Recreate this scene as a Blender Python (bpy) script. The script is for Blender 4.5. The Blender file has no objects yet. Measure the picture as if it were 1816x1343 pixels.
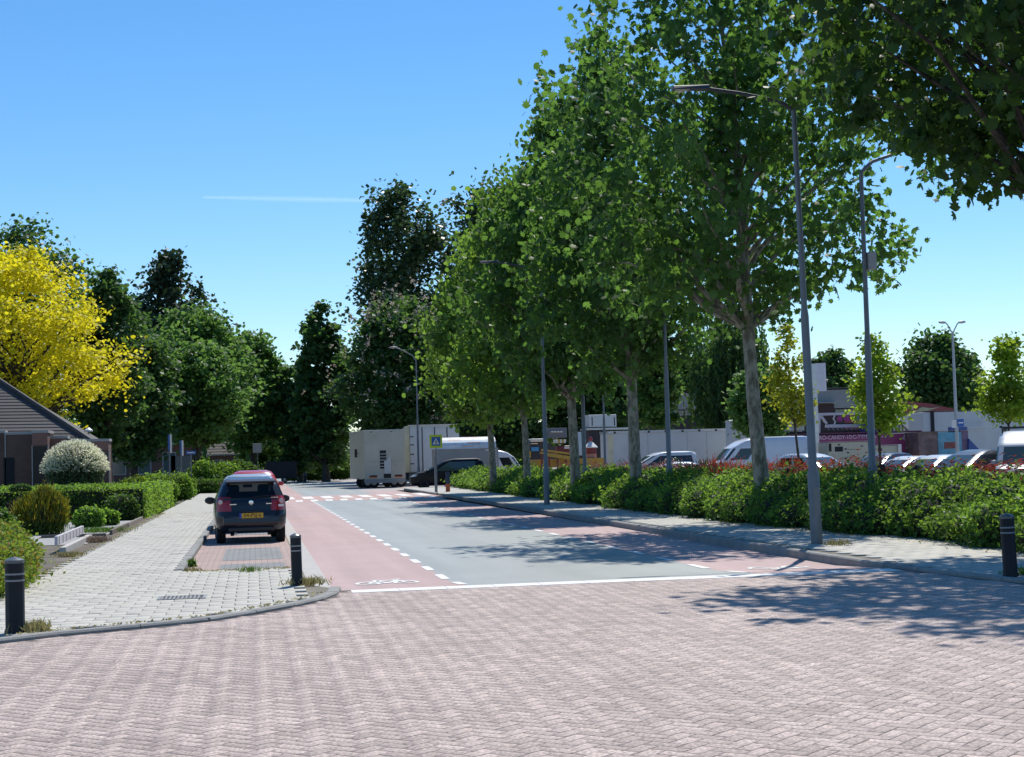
import bpy, math, random
import numpy as np
from mathutils import Vector, Matrix, Euler
R = math.radians
scene = bpy.context.scene
COL = scene.collection

# ------------------------------------------------------------------ camera
CAM_H = 1.65
F_PX, PW, PH = 2800.0, 1816.0, 1343.0
PITCH, YAW, ROLL = R(2.941), R(9.36), R(1.576)
cam_d = bpy.data.cameras.new('Camera')
cam = bpy.data.objects.new('Camera', cam_d); COL.objects.link(cam)
cam.location = (0, 0, CAM_H)
cam.rotation_euler = (Matrix.Rotation(-YAW, 3, 'Z') @ Matrix.Rotation(math.pi/2 + PITCH, 3, 'X') @ Matrix.Rotation(-ROLL, 3, 'Z')).to_euler()
cam_d.sensor_fit = 'HORIZONTAL'; cam_d.sensor_width = 36; cam_d.lens = 36*F_PX/PW
cam_d.clip_start = 0.1; cam_d.clip_end = 20000
scene.camera = cam

# ------------------------------------------------------------------ light
SUN_AZ, SUN_EL = 25.0, 55.0          # degrees right of +Y, above the horizon
w = bpy.data.worlds.new('World'); scene.world = w; w.use_nodes = True
wn = w.node_tree; wn.nodes.clear()
wo = wn.nodes.new('ShaderNodeOutputWorld'); bg = wn.nodes.new('ShaderNodeBackground'); sky = wn.nodes.new('ShaderNodeTexSky')
sky.sky_type = 'NISHITA'; sky.sun_disc = False
sky.sun_elevation = R(SUN_EL); sky.sun_rotation = R(SUN_AZ)
sky.altitude = 0; sky.air_density = 1.0; sky.dust_density = 0.0; sky.ozone_density = 5.0
hs = wn.nodes.new('ShaderNodeHueSaturation'); hs.inputs['Saturation'].default_value = 1.22
wn.links.new(sky.outputs[0], hs.inputs['Color']); wn.links.new(hs.outputs[0], bg.inputs['Color'])
bg.inputs['Strength'].default_value = 0.138
wn.links.new(bg.outputs[0], wo.inputs['Surface'])
sl = bpy.data.lights.new('sun', 'SUN'); sl.energy = 5.0; sl.angle = R(0.53); sl.color = (1.0, 0.95, 0.87)
so = bpy.data.objects.new('sun', sl); COL.objects.link(so)
sd = Vector((math.sin(R(SUN_AZ))*math.cos(R(SUN_EL)), math.cos(R(SUN_AZ))*math.cos(R(SUN_EL)), math.sin(R(SUN_EL))))
so.rotation_euler = sd.to_track_quat('Z', 'Y').to_euler(); so.location = (20, 40, 60)
vs = scene.view_settings; vs.view_transform = 'Standard'; vs.look = 'None'; vs.exposure = 0.0; vs.gamma = 1.0; vs.use_curve_mapping = False

# ------------------------------------------------------------------ survey helper: photo pixel at depth Y -> point of the place
def direc(px, py):
    x, y = px-PW/2, -(py-PH/2)
    c, s = math.cos(ROLL), math.sin(ROLL); x, y = c*x+s*y, -s*x+c*y
    c, s = math.cos(PITCH), math.sin(PITCH); v = (x, c*F_PX-s*y, s*F_PX+c*y)
    c, s = math.cos(YAW), math.sin(YAW)
    return (c*v[0]+s*v[1], -s*v[0]+c*v[1], v[2])
def at(px, py, Y):
    d = direc(px, py); t = Y/d[1]; return (d[0]*t, Y, CAM_H+d[2]*t)
def zt(px, py, Y): return at(px, py, Y)[2]
def xt(px, Y, py=800): return at(px, py, Y)[0]

# ------------------------------------------------------------------ materials
MATS = {}
def new_mat(name):
    m = bpy.data.materials.new(name); m.use_nodes = True; m.node_tree.nodes.clear()
    return m, m.node_tree.nodes, m.node_tree.links
def N(nodes, t, **kw):
    n = nodes.new(t)
    for k, v in kw.items():
        if k in n.inputs: n.inputs[k].default_value = v
        else: setattr(n, k, v)
    return n
def rgb(c): return (c[0], c[1], c[2], 1)
def mat(name, col, rough=0.6, metal=0.0, spec=0.5, var=0.12, scale=4.0, bump=0.0, bscale=60.0, dirt=None, coat=0.0, island=0.0, obj_rand=0.0, fine=0.0):
    """principled material: large-scale tone variation, optional dirt patches, fine grain, per-piece tone"""
    if name in MATS: return MATS[name]
    m, n, l = new_mat(name)
    out = N(n, 'ShaderNodeOutputMaterial'); p = N(n, 'ShaderNodeBsdfPrincipled')
    p.inputs['Roughness'].default_value = rough; p.inputs['Metallic'].default_value = metal
    p.inputs['Specular IOR Level'].default_value = spec; p.inputs['Coat Weight'].default_value = coat
    p.inputs['Coat Roughness'].default_value = 0.06
    l.new(p.outputs[0], out.inputs[0])
    tc = N(n, 'ShaderNodeTexCoord'); geo = N(n, 'ShaderNodeNewGeometry')
    nz = N(n, 'ShaderNodeTexNoise', Scale=scale, Detail=6.0, Roughness=0.6)
    l.new(geo.outputs['Position'], nz.inputs['Vector'])
    mp = N(n, 'ShaderNodeMapRange'); mp.inputs[1].default_value = 0.25; mp.inputs[2].default_value = 0.75
    mp.inputs[3].default_value = 1-var; mp.inputs[4].default_value = 1+var
    l.new(nz.outputs[0], mp.inputs[0]); val = mp.outputs[0]
    def mul(a, b):
        q = N(n, 'ShaderNodeMath', operation='MULTIPLY'); l.new(a, q.inputs[0]); l.new(b, q.inputs[1]); return q.outputs[0]
    if fine:
        nf = N(n, 'ShaderNodeTexNoise', Scale=bscale, Detail=3.0); l.new(geo.outputs['Position'], nf.inputs['Vector'])
        mf = N(n, 'ShaderNodeMapRange'); mf.inputs[1].default_value = 0.3; mf.inputs[2].default_value = 0.7
        mf.inputs[3].default_value = 1-fine; mf.inputs[4].default_value = 1+fine; l.new(nf.outputs[0], mf.inputs[0]); val = mul(val, mf.outputs[0])
    if island:
        mi = N(n, 'ShaderNodeMapRange'); mi.inputs[3].default_value = 1-island; mi.inputs[4].default_value = 1+island
        l.new(geo.outputs['Random Per Island'], mi.inputs[0]); val = mul(val, mi.outputs[0])
    if obj_rand:
        oi = N(n, 'ShaderNodeObjectInfo'); mi = N(n, 'ShaderNodeMapRange'); mi.inputs[3].default_value = 1-obj_rand; mi.inputs[4].default_value = 1+obj_rand
        l.new(oi.outputs['Random'], mi.inputs[0]); val = mul(val, mi.outputs[0])
    vm = N(n, 'ShaderNodeVectorMath', operation='SCALE'); vm.inputs[0].default_value = col[:3]; l.new(val, vm.inputs['Scale'])
    c = vm.outputs[0]
    if dirt:
        nd = N(n, 'ShaderNodeTexNoise', Scale=dirt[1], Detail=8.0, Roughness=0.7); l.new(geo.outputs['Position'], nd.inputs['Vector'])
        md = N(n, 'ShaderNodeMapRange'); md.inputs[1].default_value = dirt[2]; md.inputs[2].default_value = dirt[2]+0.18; md.inputs[4].default_value = dirt[3]
        l.new(nd.outputs[0], md.inputs[0])
        mx = N(n, 'ShaderNodeMix', data_type='RGBA'); l.new(md.outputs[0], mx.inputs['Factor']); l.new(c, mx.inputs['A']); mx.inputs['B'].default_value = rgb(dirt[0]); c = mx.outputs['Result']
    l.new(c, p.inputs['Base Color'])
    if bump:
        nb = N(n, 'ShaderNodeTexNoise', Scale=bscale, Detail=4.0); l.new(geo.outputs['Position'], nb.inputs['Vector'])
        b = N(n, 'ShaderNodeBump', Strength=bump, Distance=0.01); l.new(nb.outputs[0], b.inputs['Height']); l.new(b.outputs[0], p.inputs['Normal'])
    MATS[name] = m; return m
def leaf_mat(name, c0, c1, trans=(0.25, 0.42, 0.05), fac=0.4, rough=0.55, spec=0.25):
    if name in MATS: return MATS[name]
    m, n, l = new_mat(name)
    out = N(n, 'ShaderNodeOutputMaterial'); geo = N(n, 'ShaderNodeNewGeometry'); oi = N(n, 'ShaderNodeObjectInfo')
    p = N(n, 'ShaderNodeBsdfPrincipled'); p.inputs['Roughness'].default_value = rough; p.inputs['Specular IOR Level'].default_value = spec
    mx = N(n, 'ShaderNodeMix', data_type='RGBA'); mx.inputs['A'].default_value = rgb(c0); mx.inputs['B'].default_value = rgb(c1)
    l.new(geo.outputs['Random Per Island'], mx.inputs['Factor'])
    nz = N(n, 'ShaderNodeTexNoise', Scale=0.9, Detail=2.0); l.new(geo.outputs['Position'], nz.inputs['Vector'])
    mr = N(n, 'ShaderNodeMapRange'); mr.inputs[1].default_value = 0.3; mr.inputs[2].default_value = 0.7; mr.inputs[3].default_value = 0.72; mr.inputs[4].default_value = 1.22
    l.new(nz.outputs[0], mr.inputs[0])
    sc = N(n, 'ShaderNodeVectorMath', operation='SCALE'); l.new(mx.outputs['Result'], sc.inputs[0]); l.new(mr.outputs[0], sc.inputs['Scale'])
    l.new(sc.outputs[0], p.inputs['Base Color'])
    t = N(n, 'ShaderNodeBsdfTranslucent'); sc2 = N(n, 'ShaderNodeVectorMath', operation='SCALE'); sc2.inputs[0].default_value = trans; l.new(mr.outputs[0], sc2.inputs['Scale'])
    l.new(sc2.outputs[0], t.inputs['Color'])
    ms = N(n, 'ShaderNodeMixShader', Fac=fac); l.new(p.outputs[0], ms.inputs[1]); l.new(t.outputs[0], ms.inputs[2]); l.new(ms.outputs[0], out.inputs[0])
    MATS[name] = m; return m
def glass_mat(name='glass', tint=(0.55, 0.62, 0.6), clear=0.75):
    if name in MATS: return MATS[name]
    m, n, l = new_mat(name)
    out = N(n, 'ShaderNodeOutputMaterial'); tr = N(n, 'ShaderNodeBsdfTransparent'); tr.inputs[0].default_value = rgb(tint)
    g = N(n, 'ShaderNodeBsdfGlossy'); g.inputs['Roughness'].default_value = 0.03
    fr = N(n, 'ShaderNodeFresnel', IOR=1.45); ms = N(n, 'ShaderNodeMixShader'); l.new(fr.outputs[0], ms.inputs[0])
    l.new(tr.outputs[0], ms.inputs[1]); l.new(g.outputs[0], ms.inputs[2]); l.new(ms.outputs[0], out.inputs[0])
    MATS[name] = m; return m

def tex_mat(name, kind, c1, c2, mortar, w_, h_, ms=0.012, rough=0.8, rot=0.0, bump=0.4):
    """far paving / masonry whose pieces are too small to build: brick texture on world XY (kind 'flat') or object XZ (kind 'wall')"""
    if name in MATS: return MATS[name]
    m, n, l = new_mat(name)
    out = N(n, 'ShaderNodeOutputMaterial'); p = N(n, 'ShaderNodeBsdfPrincipled'); p.inputs['Roughness'].default_value = rough
    l.new(p.outputs[0], out.inputs[0])
    geo = N(n, 'ShaderNodeNewGeometry'); mp = N(n, 'ShaderNodeMapping'); mp.inputs['Rotation'].default_value = (R(90) if kind == 'wall' else 0, 0, rot)
    if kind == 'wall':
        tc = N(n, 'ShaderNodeTexCoord'); l.new(tc.outputs['Object'], mp.inputs[0])
    else: l.new(geo.outputs['Position'], mp.inputs[0])
    b = N(n, 'ShaderNodeTexBrick'); b.inputs['Color1'].default_value = rgb(c1); b.inputs['Color2'].default_value = rgb(c2); b.inputs['Mortar'].default_value = rgb(mortar)
    b.inputs['Scale'].default_value = 1.0; b.inputs['Brick Width'].default_value = w_; b.inputs['Row Height'].default_value = h_; b.inputs['Mortar Size'].default_value = ms
    l.new(mp.outputs[0], b.inputs['Vector'])
    nz = N(n, 'ShaderNodeTexNoise', Scale=1.3, Detail=7.0, Roughness=0.65); l.new(geo.outputs['Position'], nz.inputs['Vector'])
    mr = N(n, 'ShaderNodeMapRange'); mr.inputs[1].default_value = 0.3; mr.inputs[2].default_value = 0.7; mr.inputs[3].default_value = 0.85; mr.inputs[4].default_value = 1.15; l.new(nz.outputs[0], mr.inputs[0])
    sc = N(n, 'ShaderNodeVectorMath', operation='SCALE'); l.new(b.outputs['Color'], sc.inputs[0]); l.new(mr.outputs[0], sc.inputs['Scale']); l.new(sc.outputs[0], p.inputs['Base Color'])
    bp = N(n, 'ShaderNodeBump', Strength=bump, Distance=0.006); bp.invert = True; l.new(b.outputs['Fac'], bp.inputs['Height']); l.new(bp.outputs[0], p.inputs['Normal'])
    MATS[name] = m; return m

# ------------------------------------------------------------------ mesh helpers
class MB:
    def __init__(s): s.v = []; s.f = []
    def add(s, vs, fs):
        o = len(s.v); s.v += [tuple(v) for v in vs]; s.f += [tuple(i+o for i in f) for f in fs]; return s
    def box(s, x0, x1, y0, y1, z0, z1):
        v = [(x, y, z) for z in (z0, z1) for y in (y0, y1) for x in (x0, x1)]
        return s.add(v, [(0, 2, 3, 1), (4, 5, 7, 6), (0, 1, 5, 4), (2, 6, 7, 3), (0, 4, 6, 2), (1, 3, 7, 5)])
    def beam(s, a, b, wd, hg):
        a, b = Vector(a), Vector(b); d = (b-a).normalized(); u = Vector((0, 0, 1)) if abs(d.z) < .95 else Vector((1, 0, 0))
        sx = d.cross(u).normalized()*wd/2; sz = sx.cross(d).normalized()*hg/2
        v = [p+i*sx+j*sz for p in (a, b) for i, j in ((-1, -1), (1, -1), (1, 1), (-1, 1))]
        return s.add(v, [(0, 1, 2, 3), (7, 6, 5, 4), (0, 4, 5, 1), (1, 5, 6, 2), (2, 6, 7, 3), (3, 7, 4, 0)])
    def tube(s, pts, rad, n=8, cap=True):
        pts = [Vector([float(q) for q in p]) for p in pts]; rings = []
        if not hasattr(rad, '__len__'): rad = [rad]*len(pts)
        ref = Vector((1, 0, 0))
        for i, p in enumerate(pts):
            d = (pts[min(i+1, len(pts)-1)]-pts[max(i-1, 0)]).normalized()
            a = d.cross(ref)
            if a.length < .1: a = d.cross(Vector((0, 1, 0)))
            a.normalize(); b = d.cross(a)
            ri = float(rad[i]); rings.append([p+ri*(math.cos(t)*a+math.sin(t)*b) for t in [2*math.pi*k/n for k in range(n)]])
        o = len(s.v); s.v += [tuple(q) for r in rings for q in r]
        for i in range(len(pts)-1):
            for k in range(n):
                k2 = (k+1) % n; s.f.append((o+i*n+k, o+i*n+k2, o+(i+1)*n+k2, o+(i+1)*n+k))
        if cap:
            s.f.append(tuple(o+k for k in range(n))[::-1]); s.f.append(tuple(o+(len(pts)-1)*n+k for k in range(n)))
        return s
    def lathe(s, prof, n=16, axis='Z', c=(0, 0, 0)):
        o = len(s.v)
        for r, z in prof:
            for k in range(n):
                t = 2*math.pi*k/n; x, y = r*math.cos(t), r*math.sin(t)
                s.v.append((c[0]+x, c[1]+y, c[2]+z) if axis == 'Z' else (c[0]+z, c[1]+x, c[2]+y))
        for i in range(len(prof)-1):
            for k in range(n):
                k2 = (k+1) % n; s.f.append((o+i*n+k, o+i*n+k2, o+(i+1)*n+k2, o+(i+1)*n+k))
        s.f.append(tuple(o+k for k in range(n))[::-1]); s.f.append(tuple(o+(len(prof)-1)*n+k for k in range(n)))
        return s
    def prism(s, poly, z0, z1):
        n = len(poly); v = [(x, y, z0) for x, y in poly]+[(x, y, z1) for x, y in poly]
        return s.add(v, [tuple(range(n))[::-1], tuple(range(n, 2*n))]+[(i, (i+1) % n, n+(i+1) % n, n+i) for i in range(n)])
    def extr_y(s, poly, y0, y1):
        n = len(poly); v = [(x, y0, z) for x, z in poly]+[(x, y1, z) for x, z in poly]
        return s.add(v, [tuple(range(n)), tuple(range(n, 2*n))[::-1]]+[(i, n+i, n+(i+1) % n, (i+1) % n) for i in range(n)])
    def extr_x(s, poly, x0, x1):
        n = len(poly); v = [(x0, y, z) for y, z in poly]+[(x1, y, z) for y, z in poly]
        return s.add(v, [tuple(range(n))[::-1], tuple(range(n, 2*n))]+[(i, (i+1) % n, n+(i+1) % n, n+i) for i in range(n)])
    def mesh(s, name):
        m = bpy.data.meshes.new(name); m.from_pydata(s.v, [], s.f); m.validate(); return m
def link(o, parent=None):
    COL.objects.link(o)
    if parent is not None: o.parent = parent
    return o
def obj(name, mb, m, parent=None, smooth=False, bevel=0.0, loc=None, sharp=40):
    me = mb if isinstance(mb, bpy.types.Mesh) else mb.mesh(name)
    if m is not None and not me.materials: me.materials.append(m)
    if smooth:
        me.polygons.foreach_set('use_smooth', [True]*len(me.polygons)); me.set_sharp_from_angle(angle=R(sharp))
    o = bpy.data.objects.new(name, me); link(o, parent)
    if loc: o.location = loc
    if bevel:
        b = o.modifiers.new('bevel', 'BEVEL'); b.width = bevel; b.segments = 2; b.limit_method = 'ANGLE'
    return o
def tag(o, label, cat, group=None):
    o['label'] = label; o['category'] = cat
    if group: o['group'] = group
    return o
def thing(name, label, cat, loc=(0, 0, 0), rz=0.0, group=None):
    o = bpy.data.objects.new(name, None); o.empty_display_size = .2; link(o); o.location = loc; o.rotation_euler = (0, 0, rz)
    return tag(o, label, cat, group)
def struct(o): o['kind'] = 'structure'; return o
def stuff(o): o['kind'] = 'stuff'; return o
def copy_tree(o, parent=None):
    c = o.copy(); COL.objects.link(c); c.parent = parent
    for ch in list(o.children): copy_tree(ch, c)
    return c
def np_mesh(name, V, Fc, m, smooth=False):
    """V (n,3), Fc (m,k) same-sized faces"""
    me = bpy.data.meshes.new(name); nv, nf, k = len(V), len(Fc), Fc.shape[1]
    me.vertices.add(nv); me.vertices.foreach_set('co', np.ascontiguousarray(V, dtype=np.float32).ravel())
    me.loops.add(nf*k); me.loops.foreach_set('vertex_index', np.ascontiguousarray(Fc, dtype=np.int32).ravel())
    me.polygons.add(nf); me.polygons.foreach_set('loop_start', np.arange(0, nf*k, k, dtype=np.int32))
    me.update(calc_edges=True)
    if m: me.materials.append(m)
    return me
def text_mesh(txt, size, m, name, depth=0.004, bold=False):
    cu = bpy.data.curves.new(name, 'FONT'); cu.body = txt; cu.size = size; cu.extrude = depth; cu.align_x = 'CENTER'; cu.align_y = 'CENTER'
    if bold: cu.offset = size*0.025
    o = bpy.data.objects.new(name, cu); COL.objects.link(o)
    dg = bpy.context.evaluated_depsgraph_get(); me = bpy.data.meshes.new_from_object(o.evaluated_get(dg))
    COL.objects.unlink(o); bpy.data.objects.remove(o); me.materials.clear(); me.materials.append(m); return me

# ------------------------------------------------------------------ leaves
LEAF = {
 'lobed': (np.array([(0, -.5, 0), (.22, -.42, .05), (.5, -.12, .02), (.3, .02, .06), (.42, .32, .0), (.14, .22, .06), (0, .6, -.04), (-.14, .22, .06), (-.42, .32, 0), (-.3, .02, .06), (-.5, -.12, .02), (-.22, -.42, .05)]),
           np.array([(0, 1, 11), (1, 2, 3), (1, 3, 11), (11, 3, 9), (11, 9, 10), (3, 4, 5), (3, 5, 9), (5, 6, 7), (5, 7, 9), (9, 7, 8)])),
 'simple': (np.array([(0, -.5, 0), (.3, 0, .1), (0, .5, 0), (-.3, 0, .1)]), np.array([(0, 1, 2), (0, 2, 3)])),
 'wide': (np.array([(-.15, -.45, 0), (.3, -.3, .08), (.42, .15, .0), (.05, .5, .1), (-.4, .2, 0.02)]), np.array([(0, 1, 2), (0, 2, 3), (0, 3, 4)])),
 'blade': (np.array([(-.09, -.5, 0), (.09, -.5, 0), (.05, .1, .06), (0, .5, 0), (-.05, .1, .06)]), np.array([(0, 1, 2), (0, 2, 4), (4, 2, 3)])),
}
def leaf_arrays(pos, size, shape, rng, up=0.6, axis=None):
    base, tri = LEAF[shape]; n = len(pos)
    if axis is None:
        nm = rng.normal(size=(n, 3)); nm[:, 2] = np.abs(nm[:, 2])*.6+up; nm /= np.linalg.norm(nm, axis=1)[:, None]
        t = rng.normal(size=(n, 3)); t -= (t*nm).sum(1)[:, None]*nm; t /= np.linalg.norm(t, axis=1)[:, None]
    else:
        t = axis/np.linalg.norm(axis, axis=1)[:, None]; nm = rng.normal(size=(n, 3)); nm -= (nm*t).sum(1)[:, None]*t; nm /= np.linalg.norm(nm, axis=1)[:, None]
    b = np.cross(t, nm); s = size[:, None, None]
    V = pos[:, None, :] + s*(base[None, :, 0:1]*b[:, None, :]+base[None, :, 1:2]*t[:, None, :]+base[None, :, 2:3]*nm[:, None, :])
    k = len(base); Fc = tri[None]+(np.arange(n)*k)[:, None, None]
    return V.reshape(-1, 3), Fc.reshape(-1, 3)
def envelope(rng, z0, z1, rad, prof, lump):
    ph = rng.uniform(0, 6.28, (5, 2)); am = rng.uniform(.5, 1, 5); kk = [(2, 3), (3, 5), (5, 4), (4, 9), (7, 7)]
    pt = np.array(prof)
    def Rf(t, th):
        r = np.interp(t, pt[:, 0], pt[:, 1])*rad
        nz = sum(am[i]*np.sin(kk[i][0]*th+ph[i, 0])*np.cos(kk[i][1]*t*3+ph[i, 1]) for i in range(5))/2.2
        return r*(1+lump*nz)
    return Rf
ROUND = [(0, .35), (.15, .8), (.4, 1), (.65, .92), (.85, .62), (1, .15)]
TALL = [(0, .4), (.12, .75), (.35, 1), (.6, .85), (.8, .6), (1, .12)]
CONE = [(0, .75), (.15, 1), (.45, .78), (.75, .42), (1, .05)]
COLUMN = [(0, .6), (.2, .95), (.5, 1), (.8, .8), (.93, .55), (1, .2)]
def crown_pts(rng, z0, z1, rad, prof, nclump, per, cr, lump=.25, inner=.45, flat=.7):
    Rf = envelope(rng, z0, z1, rad, prof, lump); t = rng.uniform(0, 1, nclump*3)
    pt = np.array(prof); keep = rng.uniform(0, 1, len(t)) < np.interp(t, pt[:, 0], pt[:, 1])**1.3+.08
    t = t[keep][:nclump]; th = rng.uniform(0, 6.283, len(t)); u = rng.uniform(0, 1, len(t))**inner
    r = Rf(t, th)*u; C = np.stack([r*np.cos(th), r*np.sin(th), z0+t*(z1-z0)], 1)
    cnt = rng.poisson(per, len(t))+4; idx = np.repeat(np.arange(len(t)), cnt)
    off = rng.normal(size=(len(idx), 3))*cr*rng.uniform(.6, 1.3, len(t))[idx][:, None]; off[:, 2] *= flat
    return C, C[idx]+off
def branch_mb(rng, mb, C, z0, trunk, nb, r0, nseg=5, n=5, steep=.75):
    """limbs from the trunk polyline to clump centres"""
    tp = np.array([p for p, _ in trunk]); tr = np.array([q for _, q in trunk])
    order = rng.permutation(len(C))[:nb]
    for i in order:
        c = C[i]; rr = math.hypot(c[0]-np.interp(c[2], tp[:, 2], tp[:, 0]), c[1]-np.interp(c[2], tp[:, 2], tp[:, 1]))
        za = min(max(z0*.92, c[2]-steep*rr-.3), tp[-1, 2]-.05)
        a = np.array([np.interp(za, tp[:, 2], tp[:, 0]), np.interp(za, tp[:, 2], tp[:, 1]), za]); ra = min(np.interp(za, tp[:, 2], tr)*.6, r0)
        mid = a*.5+c*.5+np.array([0, 0, .12*rr])+rng.normal(size=3)*.08*rr
        pts = []
        for k in range(nseg+1):
            s = k/nseg; pts.append(a*(1-s)**2+mid*2*s*(1-s)+c*s*s+(rng.normal(size=3)*.03*rr if 0 < k < nseg else 0))
        mb.tube(pts, [max(ra*(1-.88*k/nseg), .008) for k in range(nseg+1)], n=n, cap=False)
def tree(name, label, x, y, top, rad, z0, prof, seed, leafm, bark, nclump=140, per=45, cr=.5, size=.25, shape='simple', lump=.25, tr=.18, nb=24,
         lean=(0, 0), inner=.45, up=.6, group=None, flat=.7, extra=None, z_base=0.0, nstem=1):
    rng = np.random.default_rng(seed); t = thing(name, label, 'tree', (x, y, z_base), 0, group)
    C, Pn = crown_pts(rng, z0, top, rad, prof, nclump, per, cr, lump, inner, flat)
    lx, ly = lean
    C[:, 0] += lx*C[:, 2]/top; Pn[:, 0] += lx*Pn[:, 2]/top; C[:, 1] += ly*C[:, 2]/top; Pn[:, 1] += ly*Pn[:, 2]/top
    mb = MB(); nk = 9; trunk = []
    for k in range(nk+1):
        s = k/nk; z = top*.88*s; wob = .05*rad*math.sin(seed+s*5)*s
        trunk.append(((lx*z/top+wob, ly*z/top-wob*.6, z), tr*(1.25 if k == 0 else 1)*(1-.86*s**1.15)))
    mb.tube([(trunk[0][0][0], trunk[0][0][1], -.15)]+[p for p, _ in trunk], [tr*1.45]+[q for _, q in trunk], n=10)
    obj('trunk', mb, bark, t, smooth=True)
    bb = MB(); branch_mb(rng, bb, C, z0, trunk, nb, tr*.55); obj('branches', bb, bark, t, smooth=True)
    V, Fc = leaf_arrays(Pn, size*rng.uniform(.65, 1.3, len(Pn)), shape, rng, up)
    obj('crown', np_mesh('crown', V, Fc, leafm), None, t)
    if extra: extra(t, rng, C)
    return t

# ================================================================== SETTING
M_soil = mat('soil', (.09, .075, .055), rough=.95, var=.3, scale=2.5, bump=.6, bscale=14, dirt=((.10, .13, .05), .8, .5, .7))
M_asph = mat('asphalt', (.315, .335, .315), rough=.46, spec=.5, var=.07, scale=.55, fine=.16, bscale=90, bump=.25, dirt=((.26, .28, .265), .22, .52, .5))
M_lot = mat('lot_paving', (.27, .25, .24), rough=.8, var=.12, scale=.7, fine=.1, bscale=30)
M_red = mat('red_asphalt', (.42, .295, .28), rough=.7, spec=.4, var=.06, scale=.5, fine=.18, bscale=80, bump=.25, dirt=((.35, .245, .235), .3, .52, .5))
M_brick = mat('clinker', (.405, .32, .282), rough=.72, spec=.45, var=.09, scale=.45, island=.2, obj_rand=.2, fine=.55, bscale=42, bump=.25, dirt=((.32, .255, .24), .35, .55, .5))
M_joint = mat('joint_sand', (.12, .10, .09), rough=.95, var=.25, scale=6)
M_tile = mat('pavement_tile', (.465, .45, .395), rough=.8, spec=.35, var=.08, scale=.9, island=.05, obj_rand=.05, fine=.08, bscale=70, bump=.2, dirt=((.37, .36, .315), 1.2, .56, .5))
M_tjoint = mat('tile_joint', (.20, .18, .14), rough=.95, var=.35, scale=3)
M_kerb = mat('kerb_concrete', (.25, .25, .235), rough=.85, var=.18, scale=3, fine=.14, bscale=60, bump=.25, obj_rand=.07)
M_gutter = mat('gutter_concrete', (.45, .43, .40), rough=.85, var=.14, scale=2, fine=.1, bscale=60, dirt=((.30, .27, .22), 2.0, .55, .6))
M_white = mat('road_paint', (.72, .72, .69), rough=.6, var=.06, scale=2, fine=.1, bscale=50, dirt=((.42, .40, .38), 5.0, .58, .7))
M_baybrick = tex_mat('bay_brick', 'flat', (.44, .31, .27), (.37, .27, .24), (.22, .17, .14), .21, .105, .01)
M_baygrey = tex_mat('bay_grey', 'flat', (.25, .255, .25), (.21, .215, .215), (.12, .12, .11), .21, .105, .01)
M_rtile = tex_mat('far_tiles', 'flat', (.45, .445, .40), (.42, .41, .37), (.24, .22, .18), .3, .3, .012)
M_farbrick = tex_mat('far_brick', 'flat', (.40, .31, .29), (.35, .27, .25), (.2, .16, .14), .21, .105, .01, rot=.785)

def wear(m, sx, sy, amt):
    n, l = m.node_tree.nodes, m.node_tree.links; p = [q for q in n if q.type == 'BSDF_PRINCIPLED'][0]; src = p.inputs['Base Color'].links[0].from_socket
    geo = N(n, 'ShaderNodeNewGeometry'); mp = N(n, 'ShaderNodeMapping'); mp.inputs['Scale'].default_value = (sx, sy, 1); l.new(geo.outputs['Position'], mp.inputs[0])
    nz = N(n, 'ShaderNodeTexNoise', Scale=1.0, Detail=5.0); l.new(mp.outputs[0], nz.inputs['Vector']); mr = N(n, 'ShaderNodeMapRange'); mr.inputs[1].default_value = .3; mr.inputs[2].default_value = .7; mr.inputs[3].default_value = 1-amt; mr.inputs[4].default_value = 1+amt; l.new(nz.outputs[0], mr.inputs[0])
    sc = N(n, 'ShaderNodeVectorMath', operation='SCALE'); l.new(src, sc.inputs[0]); l.new(mr.outputs[0], sc.inputs['Scale']); l.new(sc.outputs[0], p.inputs['Base Color'])
wear(M_asph, 1.6, .05, .10); wear(M_red, 1.8, .06, .09); wear(M_brick, .9, .35, .08)
def sheet(name, x0, x1, y0, y1, z, m, nx=1, ny=1, parent=None):
    mb = MB(); xs = np.linspace(x0, x1, nx+1); ys = np.linspace(y0, y1, ny+1)
    for i in range(nx):
        for j in range(ny):
            mb.add([(xs[i], ys[j], z), (xs[i+1], ys[j], z), (xs[i+1], ys[j+1], z), (xs[i], ys[j+1], z)], [(0, 1, 2, 3)])
    return obj(name, mb, m, parent)
ZR = -.09
struct(sheet('ground', -900, 900, -300, 1500, -.16, M_soil))
struct(sheet('parking_lot', 13.2, 160, 14, 260, -.12, M_lot))
def zroad(y): return float(np.interp(y, [20.9, 23.0], [-.002, ZR]))
def road_sheet(name, x0, x1, y1, m):
    ys = [20.9, 23.0]+list(np.linspace(26, y1, 30)); mb = MB()
    for a, b in zip(ys, ys[1:]): mb.add([(x0, a, zroad(a)), (x1, a, zroad(a)), (x1, b, zroad(b)), (x0, b, zroad(b))], [(0, 1, 2, 3)])
    return struct(obj(name, mb, m))
road_sheet('road', 2.78, 6.80, 300, M_asph)
road_sheet('bicycle_lane_left', 1.05, 2.78, 300, M_red)
road_sheet('bicycle_lane_right', 6.80, 8.80, 100, M_red)
struct(sheet('square', 6.80, 60, 100, 300, ZR-.004, mat('square_paving', (.40, .36, .34), rough=.85, var=.1, scale=.6, fine=.08, bscale=20)))
struct(sheet('side_street', -40, 1.05, 100, 110, ZR-.004, MATS['square_paving']))
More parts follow.
